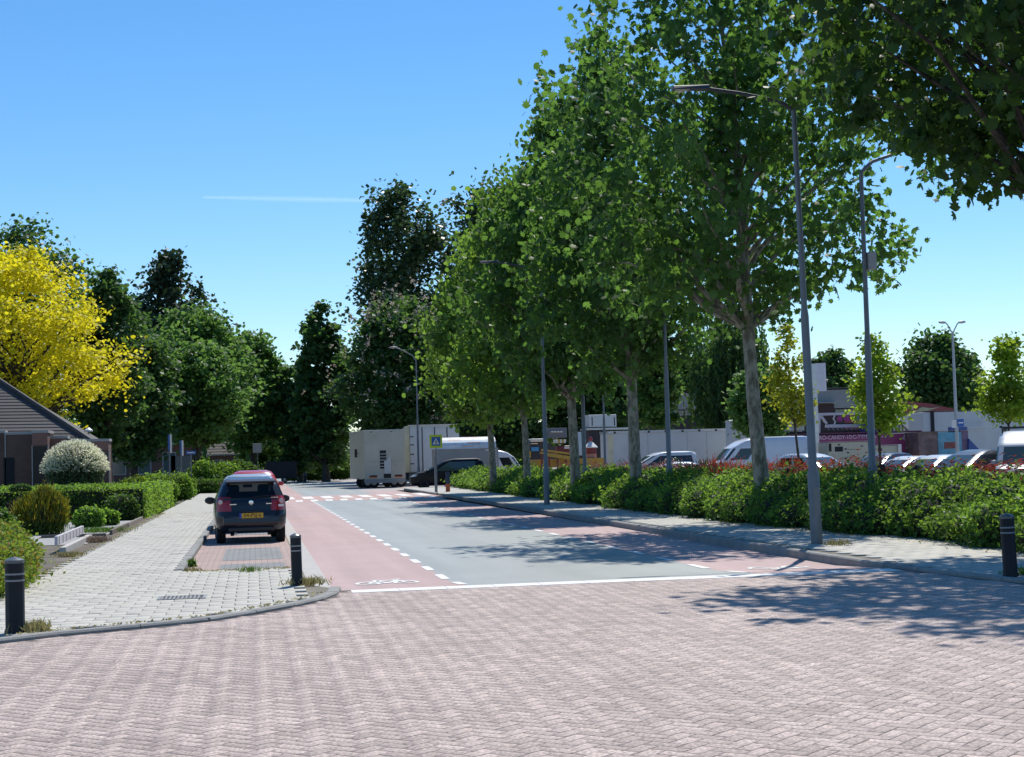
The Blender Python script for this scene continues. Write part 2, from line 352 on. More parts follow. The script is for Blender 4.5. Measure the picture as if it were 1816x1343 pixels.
# --- brick plateau (herringbone clinkers at 45 degrees)
plateau = struct(sheet('brick_plateau', -60, 60, -40, 20.9, -.0011, M_joint))
KL = [(1.03, 21.1), (.93, 20.1), (.71, 19.45), (.43, 18.88), (.16, 18.42), (-.45, 17.55), (-.91, 17.2), (-1.48, 16.92), (-2.0, 16.6), (-2.46, 16.2), (-3.1, 15.7), (-4.2, 15.2), (-6, 14.9), (-12, 14.8)]
KR = [(8.80, 21.4), (8.84, 20.8), (8.92, 19.6), (9.08, 18.2), (9.35, 16.8), (9.9, 15.4), (10.9, 14.3), (12.4, 13.7), (16, 13.4), (24, 13.4)]
PLK = [(x, y) for x, y in KL]+[(-12, 120), (1.03, 120)]
PRK = [(x, y) for x, y in KR]+[(24, 120), (8.8, 120)]
def inpoly(x, y, poly):
    c = False; n = len(poly); j = n-1
    for i in range(n):
        xi, yi = poly[i]; xj, yj = poly[j]
        if (yi > y) != (yj > y) and x < (xj-xi)*(y-yi)/(yj-yi)+xi: c = not c
        j = i
    return c
def visible(x, y, m=1.2):
    if y < 7.2-m*.3: return False
    a = x/max(y, .1); return math.tan(R(-10.6))*y-m < x < math.tan(R(29.2))*y+m
def piece_np(lx, ly, hz, ch):
    a, b = lx/2, ly/2
    v = [(-a, -b, -hz), (a, -b, -hz), (a, b, -hz), (-a, b, -hz), (-a, -b, -ch), (a, -b, -ch), (a, b, -ch), (-a, b, -ch), (-a+ch, -b+ch, 0), (a-ch, -b+ch, 0), (a-ch, b-ch, 0), (-a+ch, b-ch, 0)]
    f = [(8, 9, 10, 11), (4, 5, 9, 8), (5, 6, 10, 9), (6, 7, 11, 10), (7, 4, 8, 11), (0, 1, 5, 4), (1, 2, 6, 5), (2, 3, 7, 6), (3, 0, 4, 7)]
    return np.array(v), np.array(f)
def lay(name, parent, pieces, base, m, n_ind=300, tilt=.006):
    """pieces: (x, y, z, rot); the n_ind nearest ones become objects, the rest one joined part"""
    pieces = sorted(pieces, key=lambda p: p[0]**2+p[1]**2); rng = np.random.default_rng(5)
    me = np_mesh(name, base[0], base[1], m)
    for x, y, z, r in pieces[:n_ind]:
        o = bpy.data.objects.new(name, me); link(o, parent); o.location = (x, y, z); o.rotation_euler = (rng.normal()*tilt, rng.normal()*tilt, r)
    rest = np.array(pieces[n_ind:])
    if len(rest):
        n = len(rest); c, s = np.cos(rest[:, 3]), np.sin(rest[:, 3]); b = base[0]
        t1, t2 = rng.normal(size=n)*tilt, rng.normal(size=n)*tilt
        X = c[:, None]*b[None, :, 0]-s[:, None]*b[None, :, 1]+rest[:, 0:1]; Yv = s[:, None]*b[None, :, 0]+c[:, None]*b[None, :, 1]+rest[:, 1:2]
        Z = b[None, :, 2]+rest[:, 2:3]+t1[:, None]*b[None, :, 0]+t2[:, None]*b[None, :, 1]
        V = np.stack([X, Yv, Z], 2).reshape(-1, 3); Fc = (base[1][None]+(np.arange(n)*len(b))[:, None, None]).reshape(-1, 4)
        stuff(obj(name+'_field', np_mesh(name+'_field', V, Fc, m), None, parent))
cw = .1065; pcs = []; rnd = random.Random(3)
for i in range(-300, 300):
    for j in range(-300, 300):
        mm = (i-j) % 4
        if mm == 0: u, v, rr = (i+1)*cw, (j+.5)*cw, 0
        elif mm == 2: u, v, rr = (i+.5)*cw, j*cw, math.pi/2
        else: continue
        x = (u-v)*.70711+3; y = (u+v)*.70711+12
        if y > 20.82 or not visible(x, y): continue
        if inpoly(x-.02, y+.13, PLK) or inpoly(x-.1, y+.1, PLK) or inpoly(x+.14, y+.02, PRK) or inpoly(x, y+.1, PRK): continue
        pcs.append((x+rnd.gauss(0, .0015), y+rnd.gauss(0, .0015), rnd.gauss(0, .0002), math.pi/4+rr+rnd.gauss(0, .016)))
lay('brick', plateau, pcs, piece_np(.204, .098, .012, .0005), M_brick, tilt=.001)
print('bricks', len(pcs))
# --- pavements
pav_l = MB(); pav_l.prism(KL+[(-12, 21), (-3.42, 21), (-3.42, 103), (-1.17, 103), (-1.17, 25.4), (.72, 25.4), (.72, 21.9)], -.1, .014)
pav_l = struct(obj('pavement_left', pav_l, M_tjoint))
pav_r = MB(); pav_r.prism(KR[::-1]+[(8.95, 22), (9.05, 45), (9.3, 75), (9.4, 100), (14, 100), (13.2, 60), (13.2, 22), (24, 22)], -.1, .014)
pav_r = struct(obj('pavement_right', pav_r, M_tjoint))
tb = piece_np(.289, .289, .02, .004)
def tiles(poly_ok, x0, x1, y0, y1):
    out = []
    for j in range(int((y1-y0)/.3)):
        for i in range(int((x1-x0)/.3)+1):
            x = x0+.15+i*.3+(.15 if j % 2 else 0); y = y0+.15+j*.3
            if poly_ok(x, y): out.append((x, y, .034+rnd.gauss(0, .0012), rnd.gauss(0, .004)))
    return out
def okl(x, y):
    if not visible(x, y, 1.5): return False
    for dx in (-.1, .1):
        for dy in (-.1, .1):
            if not inpoly(x+dx-.02, y+dy-.05, PLK): return False
    if y > 25.4: return -3.40 < x < -1.29
    return -7 < x < .60 and not (y > 22.6 and x < -3.4)
lay('tile', pav_l, tiles(okl, -7.0, 1.0, 15.0, 60), tb, M_tile)
def okr(x, y):
    if not visible(x, y, 1.5): return False
    for dx in (-.14, .14):
        for dy in (-.14, .14):
            if not inpoly(x+dx+.05, y+dy-.06, PRK): return False
    xe = np.interp(y, [20, 45, 75], [9.0, 9.12, 9.4]); return x > xe+.14 and x < 12.4
lay('tile', pav_r, tiles(okr, 8.7, 16.0, 14.0, 60), tb, M_tile)
struct(sheet('pavement_left_far', -3.42, -1.29, 60, 103, .034, M_rtile)); struct(sheet('pavement_right_far', 9.3, 13.3, 60, 100, .034, M_rtile))
# --- kerbs: stones of about one metre
def kerb(name, path, ztop, zbot, wd=.12, L=1.0):
    pts = [Vector((x, y, 0)) for x, y in path]; root = None; seg = []
    d = 0; cum = [0]
    for a, b in zip(pts, pts[1:]): cum.append(cum[-1]+(b-a).length)
    def pos(s):
        for i in range(len(pts)-1):
            if s <= cum[i+1] or i == len(pts)-2:
                t = (s-cum[i])/max(cum[i+1]-cum[i], 1e-6); return pts[i].lerp(pts[i+1], t)
    n = max(1, int(cum[-1]/L)); base = MB()
    e = bpy.data.objects.new(name, None); link(e); struct(e)
    for k in range(n):
        a, b = pos(cum[-1]*k/n), pos(cum[-1]*(k+1)/n); d = (b-a).normalized(); nn = Vector((-d.y, d.x, 0))*wd/2
        a = a+d*.004; b = b-d*.004; j = rnd.gauss(0, .002)
        v = [tuple(p+q*f)[:2]+(z,) for z, f in ((zbot, 1), (ztop-.02+j, 1), (ztop+j, .78)) for p, q in ((a, -nn), (b, -nn), (b, nn), (a, nn))]
        mb = MB().add(v, [(8, 9, 10, 11), (0, 1, 5, 4), (1, 2, 6, 5), (2, 3, 7, 6), (3, 0, 4, 7), (4, 5, 9, 8), (5, 6, 10, 9), (6, 7, 11, 10), (7, 4, 8, 11)])
        obj('kerb_stone', mb, M_kerb, e)
    return e
kerb('kerb_left_corner', KL, .042, -.1, .16, .8)
kerb('kerb_parking_bay', [(-1.22, 25.9), (-1.21, 102)], .045, -.1, .14)
kerb('kerb_right', KR[:8][::-1]+[(8.8, 23), (8.82, 30), (8.95, 40), (9.05, 50), (9.2, 60), (9.3, 75), (9.33, 99)], .045, -.1, .15)
# --- parking bay, gutter
bay = struct(sheet('parking_bay', -1.15, .72, 25.4, 100, -.05, M_baybrick))
for y0, y1 in ((25.5, 28.3), (29.4, 33.6), (36, 38.8), (40.2, 44), (47, 51), (54, 58)):
    obj('grey_paving', MB().add([(-.6, y0, -.046), (.5, y0, -.046), (.5, y1, -.046), (-.6, y1, -.046)], [(0, 1, 2, 3)]), M_baygrey, bay)
gut = bpy.data.objects.new('gutter', None); link(gut); struct(gut)
yy = 21.3
while yy < 99:
    ln = 1.0; obj('gutter_slab', MB().box(.745, 1.04, yy+.006, yy+ln-.006, -.14, -.055), M_gutter, gut); yy += ln
struct(sheet('bay_edge', .722, .745, 21.3, 100, -.058, M_tjoint))
# --- paint on the road
paint = bpy.data.objects.new('road_markings', None); link(paint); struct(paint)
def quad(name, pts, z, m=M_white): return obj(name, MB().add([(x, y, z if z != ZR+.005 else zroad(y)+.005) for x, y in pts], [tuple(range(len(pts)))]), m, paint)
for k in range(28):
    y = 21.35+2.0*k; quad('lane_dash', [(2.71, y), (2.84, y), (2.84, y+1.0), (2.71, y+1.0)], ZR+.005)
for k in range(28):
    y = 21.4+2.0*k
    if y < 76: quad('lane_dash', [(6.73, y), (6.86, y), (6.86, y+1.0), (6.73, y+1.0)], ZR+.005)
for x in np.arange(1.22, 8.6, .62): obj('crossing_line', MB().box(x, min(x+.612, 8.72), 20.42, 20.84, .0, .0045), M_white, paint)
# bicycle symbols
def bicycle(cx, cy, s, flip):
    mb = MB(); z = ZR+.005
    def ring(ux, uy, r, wdt=.06, n=20):
        for k in range(n):
            a, b = 6.2832*k/n, 6.2832*(k+1)/n
            mb.add([((ux+(r+q)*math.cos(t)), (uy+(r+q)*math.sin(t)), 0) for q, t in ((-wdt, a), (wdt, a), (wdt, b), (-wdt, b))], [(0, 1, 2, 3)])
    def ln(a, b, wdt=.06):
        d = Vector((b[0]-a[0], b[1]-a[1])).normalized(); nx, ny = -d.y*wdt, d.x*wdt
        mb.add([(a[0]-nx, a[1]-ny, 0.0005), (b[0]-nx, b[1]-ny, 0.0005), (b[0]+nx, b[1]+ny, 0.0005), (a[0]+nx, a[1]+ny, 0.0005)], [(0, 1, 2, 3)])
    ring(-.55, 0, .33); ring(.55, 0, .33)
    ln((-.55, 0), (-.25, .5)); ln((-.25, .5), (.32, .5)); ln((-.25, .5), (.02, 0)); ln((-.55, 0), (.02, 0)); ln((.02, 0), (.36, .48)); ln((.30, .66), (.55, 0)); ln((.30, .66), (.5, .7)); ln((-.38, .58), (-.16, .58)); 
    mb.v = [((x*s*(-1 if flip else 1))+cx, y*s*2.0*(1 if not flip else -1)+cy, zroad(y*s*2.0*(1 if not flip else -1)+cy)+.006+zz) for x, y, zz in mb.v]
    obj('bicycle_symbol', mb, M_white, paint)
bicycle(1.88, 23.0, .5, False); bicycle(7.75, 22.9, .48, True)
# zebra crossing hump
hump = MB(); hump.extr_x([(76.5, ZR-.02), (78, ZR+.035), (88.5, ZR+.035), (90, ZR-.02)], 1.06, 9.2)
struct(obj('zebra_hump', hump, mat('hump_brick', (.45, .30, .27), rough=.85, var=.12, scale=1.5, fine=.12, bscale=30)))
for k in range(11): quad('hump_tooth', [(1.25+k*.72, 76.8), (1.6+k*.72, 76.8), (1.6+k*.72, 78.0), (1.25+k*.72, 78.0)], 0).data.transform(Matrix.Identity(4))
for o in [o for o in paint.children if o.name.startswith('hump_tooth')]:
    for v in o.data.vertices: v.co.z = ZR-.012+(v.co.y-76.5)*.0366+.004
for k in range(8): quad('zebra_bar', [(1.5+k*1.0, 81), (2.05+k*1.0, 81), (2.05+k*1.0, 86.5), (1.5+k*1.0, 86.5)], ZR+.0395)
for k in range(12): quad('far_tooth', [(1.0+k*.8, 150), (1.4+k*.8, 150), (1.4+k*.8, 153), (1.0+k*.8, 153)], ZR+.005)
# drain covers
def drain(name, label, x0, x1, y0, y1, z, m):
    t = thing(name, label, 'drain cover', ((x0+x1)/2, (y0+y1)/2, z)); w_, d_ = (x1-x0)/2, (y1-y0)/2
    fr = MB(); fr.box(-w_, w_, -d_, -d_+.04, 0, .006); fr.box(-w_, w_, d_-.04, d_, 0, .006); fr.box(-w_, -w_+.04, -d_+.04, d_-.04, 0, .006); fr.box(w_-.04, w_, -d_+.04, d_-.04, 0, .006); obj('frame', fr, m, t)
    n = int((2*w_-.08)/.05)
    for k in range(n): obj('grate_bar', MB().box(-w_+.045+k*.05, -w_+.07+k*.05, -d_+.04, d_-.04, 0, .005), m, t)
    obj('plate', MB().box(-w_+.04, w_-.04, -d_+.04, d_-.04, -.01, .001), mat('drain_dark', (.05, .05, .05), rough=.8), t)
M_iron = mat('cast_iron', (.24, .24, .24), rough=.55, metal=.3, var=.2, scale=8)
drain('drain_cover', 'dark metal manhole grate set in the pale pavement corner', -1.22, -.62, 20.1, 20.6, .036, M_iron)
drain('drain_cover', 'long pale metal drain grate at the near end of the parking bay', -.72, .1, 25.5, 25.75, -.044, mat('zinc', (.5, .5, .5), rough=.5, metal=.4, var=.1))

# ================================================================== bollards, lamp posts
M_bol = mat('bollard_black', (.009, .011, .016), rough=.5, spec=.3, var=.2, scale=9, fine=.1, bscale=90)
M_bolw = mat('bollard_band', (.23, .24, .26), rough=.5, var=.1)
M_cap = mat('bollard_cap', (.10, .11, .12), rough=.32, spec=.6)
def bollard(x, y, label, hgt=.8, s=1.0, lean=0):
    t = thing('bollard', label, 'bollard', (x, y, .03), 0, 'black ringed bollards at the crossing'); t.rotation_euler = (0, lean, 0)
    oct_ = lambda r, z: [(r, z)]
    body = MB(); r = .092*s; body.lathe([(r*1.12, -.05), (r*1.12, .02), (r, .05), (r, hgt-.05)], n=12); obj('post', body, M_bol, t, smooth=True, sharp=25)
    cap = MB(); cap.lathe([(r*1.03, hgt-.052), (r*1.03, hgt-.02), (r*.55, hgt), (.005, hgt+.012)], n=12); obj('cap', cap, M_cap, t, smooth=True, sharp=20)
    for z in (hgt-.17, hgt-.235):
        b = MB(); b.lathe([(r*1.02, z), (r*1.02, z+.018)], n=12); obj('band', b, M_bolw, t, smooth=True, sharp=25)
    return t
bollard(-2.42, 16.75, 'black bollard with two grey rings at the left corner beside the hedge', .76, 1.05)
bollard(.55, 21.6, 'black bollard with two grey rings in front of the parked dark hatchback', .70, .8, R(-1))
bollard(9.27, 18.5, 'black bollard with two grey rings on the right pavement by the hedge', .77, .95, R(-1.5))
bollard(5.0, 158, 'small dark bollard far off left of the box trailer', .9, 1.6).pop('group')
M_pole = mat('lamp_pole', (.16, .18, .20), rough=.5, metal=.35, var=.12, scale=5)
M_lampd = mat('lamp_head', (.055, .06, .07), rough=.45, var=.1)
M_lampg = mat('lamp_glass', (.5, .5, .48), rough=.3)
def lamp(x, y, hgt, arm, label, heads='led', lean=(0, 0), base_r=.105, group='street lamps along the road', z=.03, box=False):
    t = thing('street_lamp', label, 'street lamp', (x, y, z), 0, group); t.rotation_euler = (lean[1], lean[0], 0)
    p = MB(); p.tube([(0, 0, -.1), (0, 0, 1.25), (0, 0, 1.32), (0, 0, hgt*.52), (0, 0, hgt*.54), (0, 0, hgt)], [base_r, base_r, base_r*.74, base_r*.68, base_r*.52, base_r*.42], n=12); obj('pole', p, M_pole, t, smooth=True)
    d = MB(); d.box(-.055, .055, -base_r-.006, -base_r+.01, .5, 1.0); obj('access_door', d, M_pole, t)
    a = MB(); dx = arm[0]; up = arm[1]
    a.tube([(0, 0, hgt-.02), (dx*.12, 0, hgt+up*.35), (dx*.45, 0, hgt+up*.75), (dx*.72, 0, hgt+up*.97)], [base_r*.42, base_r*.36, base_r*.32, base_r*.3], n=8); obj('arm', a, M_pole if heads != 'led' else M_lampd, t, smooth=True)
    hd = MB(); xa, xb = sorted((dx*.70, dx)); zc = hgt+up
    if heads == 'led':
        hd.add([(xa, -.1, zc-.03), (xb, -.11, zc-.03), (xb, .11, zc-.03), (xa, .1, zc-.03), (xa, -.05, zc+.035), (xb, -.06, zc+.05), (xb, .06, zc+.05), (xa, .05, zc+.035)], [(0, 3, 2, 1), (4, 5, 6, 7), (0, 1, 5, 4), (1, 2, 6, 5), (2, 3, 7, 6), (3, 0, 4, 7)])
        h = obj('lamp_head', hd, M_lampd, t, bevel=.01)
        obj('lens', MB().box(xa+.05, xa+(xb-xa)*.45, -.07, .07, zc-.042, zc-.0305), M_lampg, h)
    else:
        s = 1 if dx > 0 else -1; L = abs(xb-xa)
        hd.lathe([(.02, 0), (.06, L*.1), (.09, L*.45), (.085, L*.8), (.03, L)], n=10, axis='X'); hd.v = [(dx*.68+s*v[0], v[1], v[2]*.75+zc) for v in hd.v]
        h = obj('lamp_head', hd, mat('lamp_head_grey', (.3, .3, .3), rough=.5), t, smooth=True)
    if box:
        obj('junction_box', MB().box(.06, .24, -.1, .1, hgt*.72, hgt*.72+.38), mat('box_grey', (.35, .36, .37), rough=.6), t, bevel=.02)
        obj('band', MB().tube([(-.14, 0, hgt*.52), (.14, 0, hgt*.52)], .012, n=6), M_pole, t)
    return t
lamp(9.70, 26.53, 7.7, (-2.2, .38), 'tall grey lamp post nearest on the right kerb, arm reaching over the road', lean=(R(-1.0), 0))
lamp(10.15, 54.77, 8.2, (-2.15, .40), 'grey lamp post standing clear between plane trees, arm over the road')
lamp(11.3, 109.5, 8.7, (-1.9, .95), 'far lamp post in front of the cream box trucks', 'old')
lamp(10.2, 150, 8.6, (-2.0, 1.0), 'farthest small lamp post above the cream box trailer', 'old')
lamp(13.0, 32.0, 7.6, (2.15, .6), 'lamp post behind the hedge with its arm turned right and a grey box', 'old', group='lamp posts along the car park', box=True)
lamp(12.6, 47.2, 8.3, (2.0, .5), 'slim lamp post behind the hedge between the second plane tree and the white van', 'old', group='lamp posts along the car park')
lamp(12.65, 60.0, 7.6, (2.0, .5), 'slim lamp post just right of the third plane trunk', 'old', group='lamp posts along the car park')
lamp(20.2, 90, 7.3, (1.9, .75), 'far car park lamp post rising beside the white cabin', 'old', group='lamp posts along the car park')
def double_lamp():
    t = thing('double_street_lamp', 'pale lamp post with two heads on a Y top above the trailers', 'street lamp', (at(1698, 800, 78)[0], 78, -.12)); hz = zt(1695, 590, 78)+.12; top = zt(1695, 571, 78)+.12
    m = mat('pale_pole', (.45, .47, .48), rough=.5, metal=.2)
    obj('pole', MB().tube([(0, 0, 0), (0, 0, 3), (0, 0, hz)], [.11, .09, .06], n=10), m, t, smooth=True)
    for s in (-1, 1):
        o = obj('arm', MB().tube([(0, 0, hz-.05), (s*.28, 0, top-.12), (s*.36, 0, top-.05)], .035, n=8), m, t, smooth=True)
        hd = MB(); hd.lathe([(.02, 0), (.07, .05), (.1, .2), (.08, .36), (.02, .42)], n=10, axis='X'); hd.v = [(s*(.34+v[0]), v[1], v[2]*.8+top-.03+.06*v[0]) for v in hd.v]; obj('lamp_head', hd, m, t, smooth=True)
    ms = mat('sign_blue', (.02, .12, .42), rough=.4); obj('blue_sign', MB().box(.02, .36, -.13, -.1, 2.85, 3.25), ms, t); obj('white_sign', MB().box(-.3, -.06, -.13, -.1, 2.8, 3.2), mat('sign_white', (.75, .75, .75), rough=.4), t)
    b = obj('sign_text', MB().box(.06, .32, -.134, -.1305, 3.02, 3.09), MATS['sign_white'], t)
double_lamp()

# ================================================================== vegetation
L_plane = leaf_mat('leaf_plane', (.022, .056, .018), (.05, .10, .03), (.25, .50, .07), .32)
L_plane2 = leaf_mat('leaf_plane_bright', (.035, .08, .022), (.08, .15, .038), (.34, .58, .07), .38)
L_plane_shade = leaf_mat('leaf_plane_shade', (.018, .045, .014), (.036, .075, .022), (.20, .40, .05), .24)  # plane leaf darkened to imitate a crown silhouetted against the light
L_dark = leaf_mat('leaf_dark', (.03, .078, .028), (.075, .145, .046), (.16, .32, .05), .3)
L_mid = leaf_mat('leaf_mid', (.05, .125, .03), (.13, .24, .06), (.24, .44, .08), .36)
L_yellow = leaf_mat('leaf_yellow', (.50, .46, .015), (.80, .72, .03), (.9, .82, .03), .45)
L_lime = leaf_mat('leaf_lime', (.12, .23, .02), (.22, .34, .035), (.42, .58, .04), .42)
L_gold = leaf_mat('leaf_goldlime', (.20, .25, .02), (.34, .36, .03), (.5, .55, .04), .4)
L_poplar = leaf_mat('leaf_poplar', (.03, .065, .028), (.075, .12, .05), (.10, .19, .04), .25, rough=.38, spec=.5)
L_willow = leaf_mat('leaf_willow', (.022, .06, .02), (.05, .10, .03), (.14, .27, .04), .3)
L_purple = leaf_mat('leaf_dull', (.03, .05, .03), (.06, .09, .045), (.06, .12, .03), .2)
L_flower = leaf_mat('chestnut_flower', (.55, .45, .36), (.62, .52, .42), (.5, .4, .3), .3)
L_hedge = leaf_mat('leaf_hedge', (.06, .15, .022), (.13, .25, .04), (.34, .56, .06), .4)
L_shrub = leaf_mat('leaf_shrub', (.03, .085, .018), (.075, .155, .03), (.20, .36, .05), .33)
L_red = leaf_mat('leaf_red', (.12, .014, .014), (.28, .05, .03), (.46, .07, .035), .34, rough=.35, spec=.5)
L_cream = leaf_mat('leaf_cream', (.68, .68, .50), (.85, .84, .70), (.8, .8, .6), .45)
L_conifer = leaf_mat('leaf_conifer', (.05, .095, .012), (.11, .16, .02), (.20, .26, .03), .25)
L_tip = leaf_mat('leaf_golden_tip', (.30, .27, .015), (.42, .32, .02), (.45, .38, .03), .3)
L_orange = leaf_mat('leaf_orange', (.34, .17, .04), (.42, .25, .05), (.5, .3, .06), .35)
L_dry = leaf_mat('dry_grass', (.26, .22, .09), (.36, .32, .14), (.4, .36, .15), .3)
def bark(name, c0, c1, sc, thr=.5):
    m, n, l = new_mat(name); MATS[name] = m
    out = N(n, 'ShaderNodeOutputMaterial'); p = N(n, 'ShaderNodeBsdfPrincipled'); p.inputs['Roughness'].default_value = .85; l.new(p.outputs[0], out.inputs[0])
    tc = N(n, 'ShaderNodeTexCoord'); mp = N(n, 'ShaderNodeMapping'); mp.inputs['Scale'].default_value = (1, 1, .45); l.new(tc.outputs['Object'], mp.inputs[0])
    nz = N(n, 'ShaderNodeTexNoise', Scale=sc, Detail=5.0, Roughness=.65); l.new(mp.outputs[0], nz.inputs['Vector'])
    cr = N(n, 'ShaderNodeValToRGB'); cr.color_ramp.elements[0].position = thr-.08; cr.color_ramp.elements[0].color = rgb(c0); cr.color_ramp.elements[1].position = thr+.08; cr.color_ramp.elements[1].color = rgb(c1)
    l.new(nz.outputs[0], cr.inputs[0]); l.new(cr.outputs[0], p.inputs['Base Color'])
    b = N(n, 'ShaderNodeBump', Strength=.5, Distance=.02); l.new(nz.outputs[0], b.inputs['Height']); l.new(b.outputs[0], p.inputs['Normal']); return m
B_plane = bark('bark_plane', (.12, .11, .075), (.30, .29, .23), 7.0)
B_dark = bark('bark_dark', (.035, .03, .025), (.09, .075, .06), 9.0)
# --- plane trees in the hedge strip
PLP = [(0, .5), (.1, .85), (.3, 1), (.5, .9), (.7, .68), (.88, .42), (1, .12)]
PG = 'plane trees in a row behind the right pavement'
tree('plane_tree', 'largest plane tree in the row, its trunk right of the white van front', 12.0, 36.2, 15.6, 4.3, 5.0, [(0, .5), (.08, .9), (.28, 1), (.48, .88), (.7, .68), (.88, .42), (1, .12)], 11, L_plane, B_plane, nclump=350, per=38, cr=.28, size=.19, shape='lobed', lump=.36, flat=1.1, tr=.19, nb=70, lean=(-1.0, 0), inner=.55, up=.1, group=PG)
tree('plane_tree', 'second plane tree from the right, trunk in front of the long white trailer', 12.0, 48.9, 15.2, 3.3, 4.4, PLP, 12, L_plane, B_plane, nclump=380, per=34, cr=.29, size=.205, shape='lobed', lump=.34, flat=1.1, tr=.2, nb=50, lean=(-.5, 0), inner=.55, up=.1, group=PG)
tree('plane_tree', 'third plane tree with a bent mottled trunk beside the fairground ride', 12.0, 58.5, 14.6, 3.2, 4.2, PLP, 13, L_plane, B_plane, nclump=430, per=36, cr=.3, size=.23, shape='wide', lump=.34, flat=1.1, tr=.2, nb=40, lean=(-.6, 0), inner=.55, up=.1, group=PG)
tree('plane_tree', 'fourth plane tree, thin trunk left of the road lamp post', 12.0, 69.3, 14.2, 3.1, 4.0, PLP, 14, L_plane2, B_plane, nclump=420, per=34, cr=.32, size=.24, shape='wide', lump=.34, flat=1.1, tr=.17, nb=34, lean=(-.4, 0), inner=.55, up=.1, group=PG)
tree('plane_tree', 'farthest plane tree of the row, trunk before the white van cab', 12.0, 79.4, 13.2, 3.1, 3.7, PLP, 15, L_plane2, B_plane, nclump=400, per=34, cr=.34, size=.25, shape='wide', lump=.34, flat=1.1, tr=.19, nb=34, lean=(-.3, 0), inner=.55, up=.1, group=PG)
def near_limb(t, rng, C):
    pass
tree('plane_tree', 'near plane tree whose dark leafy branches hang in at the top right', 12.9, 22.4, 13.2, 5.1, 5.6, [(0, .3), (.06, .45), (.2, .72), (.36, 1), (.6, .9), (.85, .55), (1, .1)], 27, L_plane_shade, B_dark, nclump=480, per=42, cr=.29, size=.19, shape='lobed', lump=.3, tr=.17, nb=90, lean=(-.3, 0), inner=.5, up=.1, group=PG)
# --- trees on the left
def T(name, label, px, Y, ptop, pbot, pw, prof, seed, lm, bk=B_dark, **kw):
    top = zt(px, ptop, Y); z0 = zt(px, pbot, Y); x = xt(px, Y, (ptop+pbot)/2); rad = pw/2/F_PX*Y*1.02
    a = dict(nclump=170, per=80, cr=rad*.15, size=.0029*Y, lump=.34, tr=.16+.012*top, nb=22, shape='wide'); a.update(kw)
    return tree(name, label, x, Y, top, rad, z0, prof, seed, lm, bk, **a)
T('golden_tree', 'bright yellow leaved tree behind the dark tiled house roof', 25, 80, 452, 770, 350, ROUND, 31, L_yellow, nclump=230, per=88, cr=.48, size=.2, nb=60, inner=.5, lump=.34)
T('broadleaf_tree', 'dark green tree top rising behind the bright yellow tree', 50, 96, 408, 760, 220, ROUND, 32, L_dark, nclump=190)
T('broadleaf_tree', 'tall dark green tree immediately right of the yellow tree', 188, 92, 478, 790, 130, TALL, 33, L_dark, nclump=190)
T('broadleaf_tree', 'dull dark crown standing highest behind the left green trees', 302, 135, 452, 780, 165, TALL, 34, L_purple, nclump=200)
T('broadleaf_tree', 'bright green rounded tree above the street name signs', 345, 119, 540, 770, 175, ROUND, 35, L_mid, nclump=230)
T('broadleaf_tree', 'low light green tree in front of the rounded tree on the left', 350, 113, 610, 785, 150, ROUND, 36, L_mid, nclump=170)
T('broadleaf_tree', 'green tree at the right end of the left tree group against sky', 445, 172, 580, 795, 115, TALL, 37, L_mid, nclump=190)
T('broadleaf_tree', 'small green tree above the back of the square sign', 470, 185, 690, 822, 95, ROUND, 38, L_mid, nclump=120)
T('broadleaf_tree', 'dark tree filling the gap under the yellow tree right edge', 235, 108, 560, 815, 150, TALL, 39, L_dark, nclump=190)
# --- middle distance
T('poplar_tree', 'dark slender tree group left of the cream box trailer', 575, 165, 535, 830, 95, TALL, 41, L_dark, nclump=190, lump=.35)
T('broadleaf_tree', 'low dark tree left of the slender dark tree at the road end', 530, 170, 640, 836, 85, ROUND, 46, L_dark, nclump=120)
T('poplar_tree', 'very tall dark poplar on the left of the pair behind the chestnut', 715, 158, 335, 790, 170, COLUMN, 42, L_poplar, nclump=300, per=60, lump=.4, inner=.6, cr=.62, flat=1.2)
T('poplar_tree', 'tall dark poplar half hidden behind the far plane tree', 850, 162, 335, 790, 175, COLUMN, 43, L_poplar, nclump=280, per=60, lump=.4, inner=.6, cr=.62, flat=1.2)
def flowers(t, rng, C):
    pick = C[C[:, 2] > np.quantile(C[:, 2], .4)]
    rep = np.repeat(pick, 3, 0); dirn = rep-np.array([0, 0, C[:, 2].mean()]); dirn /= np.linalg.norm(dirn, axis=1)[:, None]
    base = rep+dirn*1.15+rng.normal(size=rep.shape)*.55; Pn = np.repeat(base, 5, 0); Pn[:, 2] += np.tile(np.linspace(0, .3, 5), len(base))
    V, Fc = leaf_arrays(Pn+rng.normal(size=Pn.shape)*.12, np.full(len(Pn), .26), 'simple', rng, .3); obj('blossom', np_mesh('blossom', V, Fc, L_flower), None, t)
T('chestnut_tree', 'broad chestnut dotted with pale blossom above the cream trucks', 708, 134, 535, 800, 185, ROUND, 44, L_dark, nclump=240, extra=flowers)
T('chestnut_tree', 'lower blossoming chestnut behind the thin plane trunks', 880, 128, 655, 805, 160, ROUND, 45, L_dark, nclump=170, extra=flowers)
T('broadleaf_tree', 'dark shady tree behind the third plane trunk and white cabin', 1055, 128, 590, 800, 190, ROUND, 47, L_dark, nclump=210)
T('broadleaf_tree', 'mid green tree right of the second plane trunk above the flat building', 1160, 118, 580, 760, 90, TALL, 48, L_mid, nclump=110)
T('broadleaf_tree', 'hazy distant green tree low between the flat building and willow', 1225, 190, 640, 770, 120, ROUND, 49, L_dark, nclump=130)
T('broadleaf_tree', 'leafy bush tree beneath the willow behind the white caravan', 1345, 92, 650, 775, 110, ROUND, 50, L_mid, nclump=120)
T('broadleaf_tree', 'distant dark tree behind the white banner', 1480, 172, 628, 770, 110, ROUND, 51, L_dark, nclump=130)
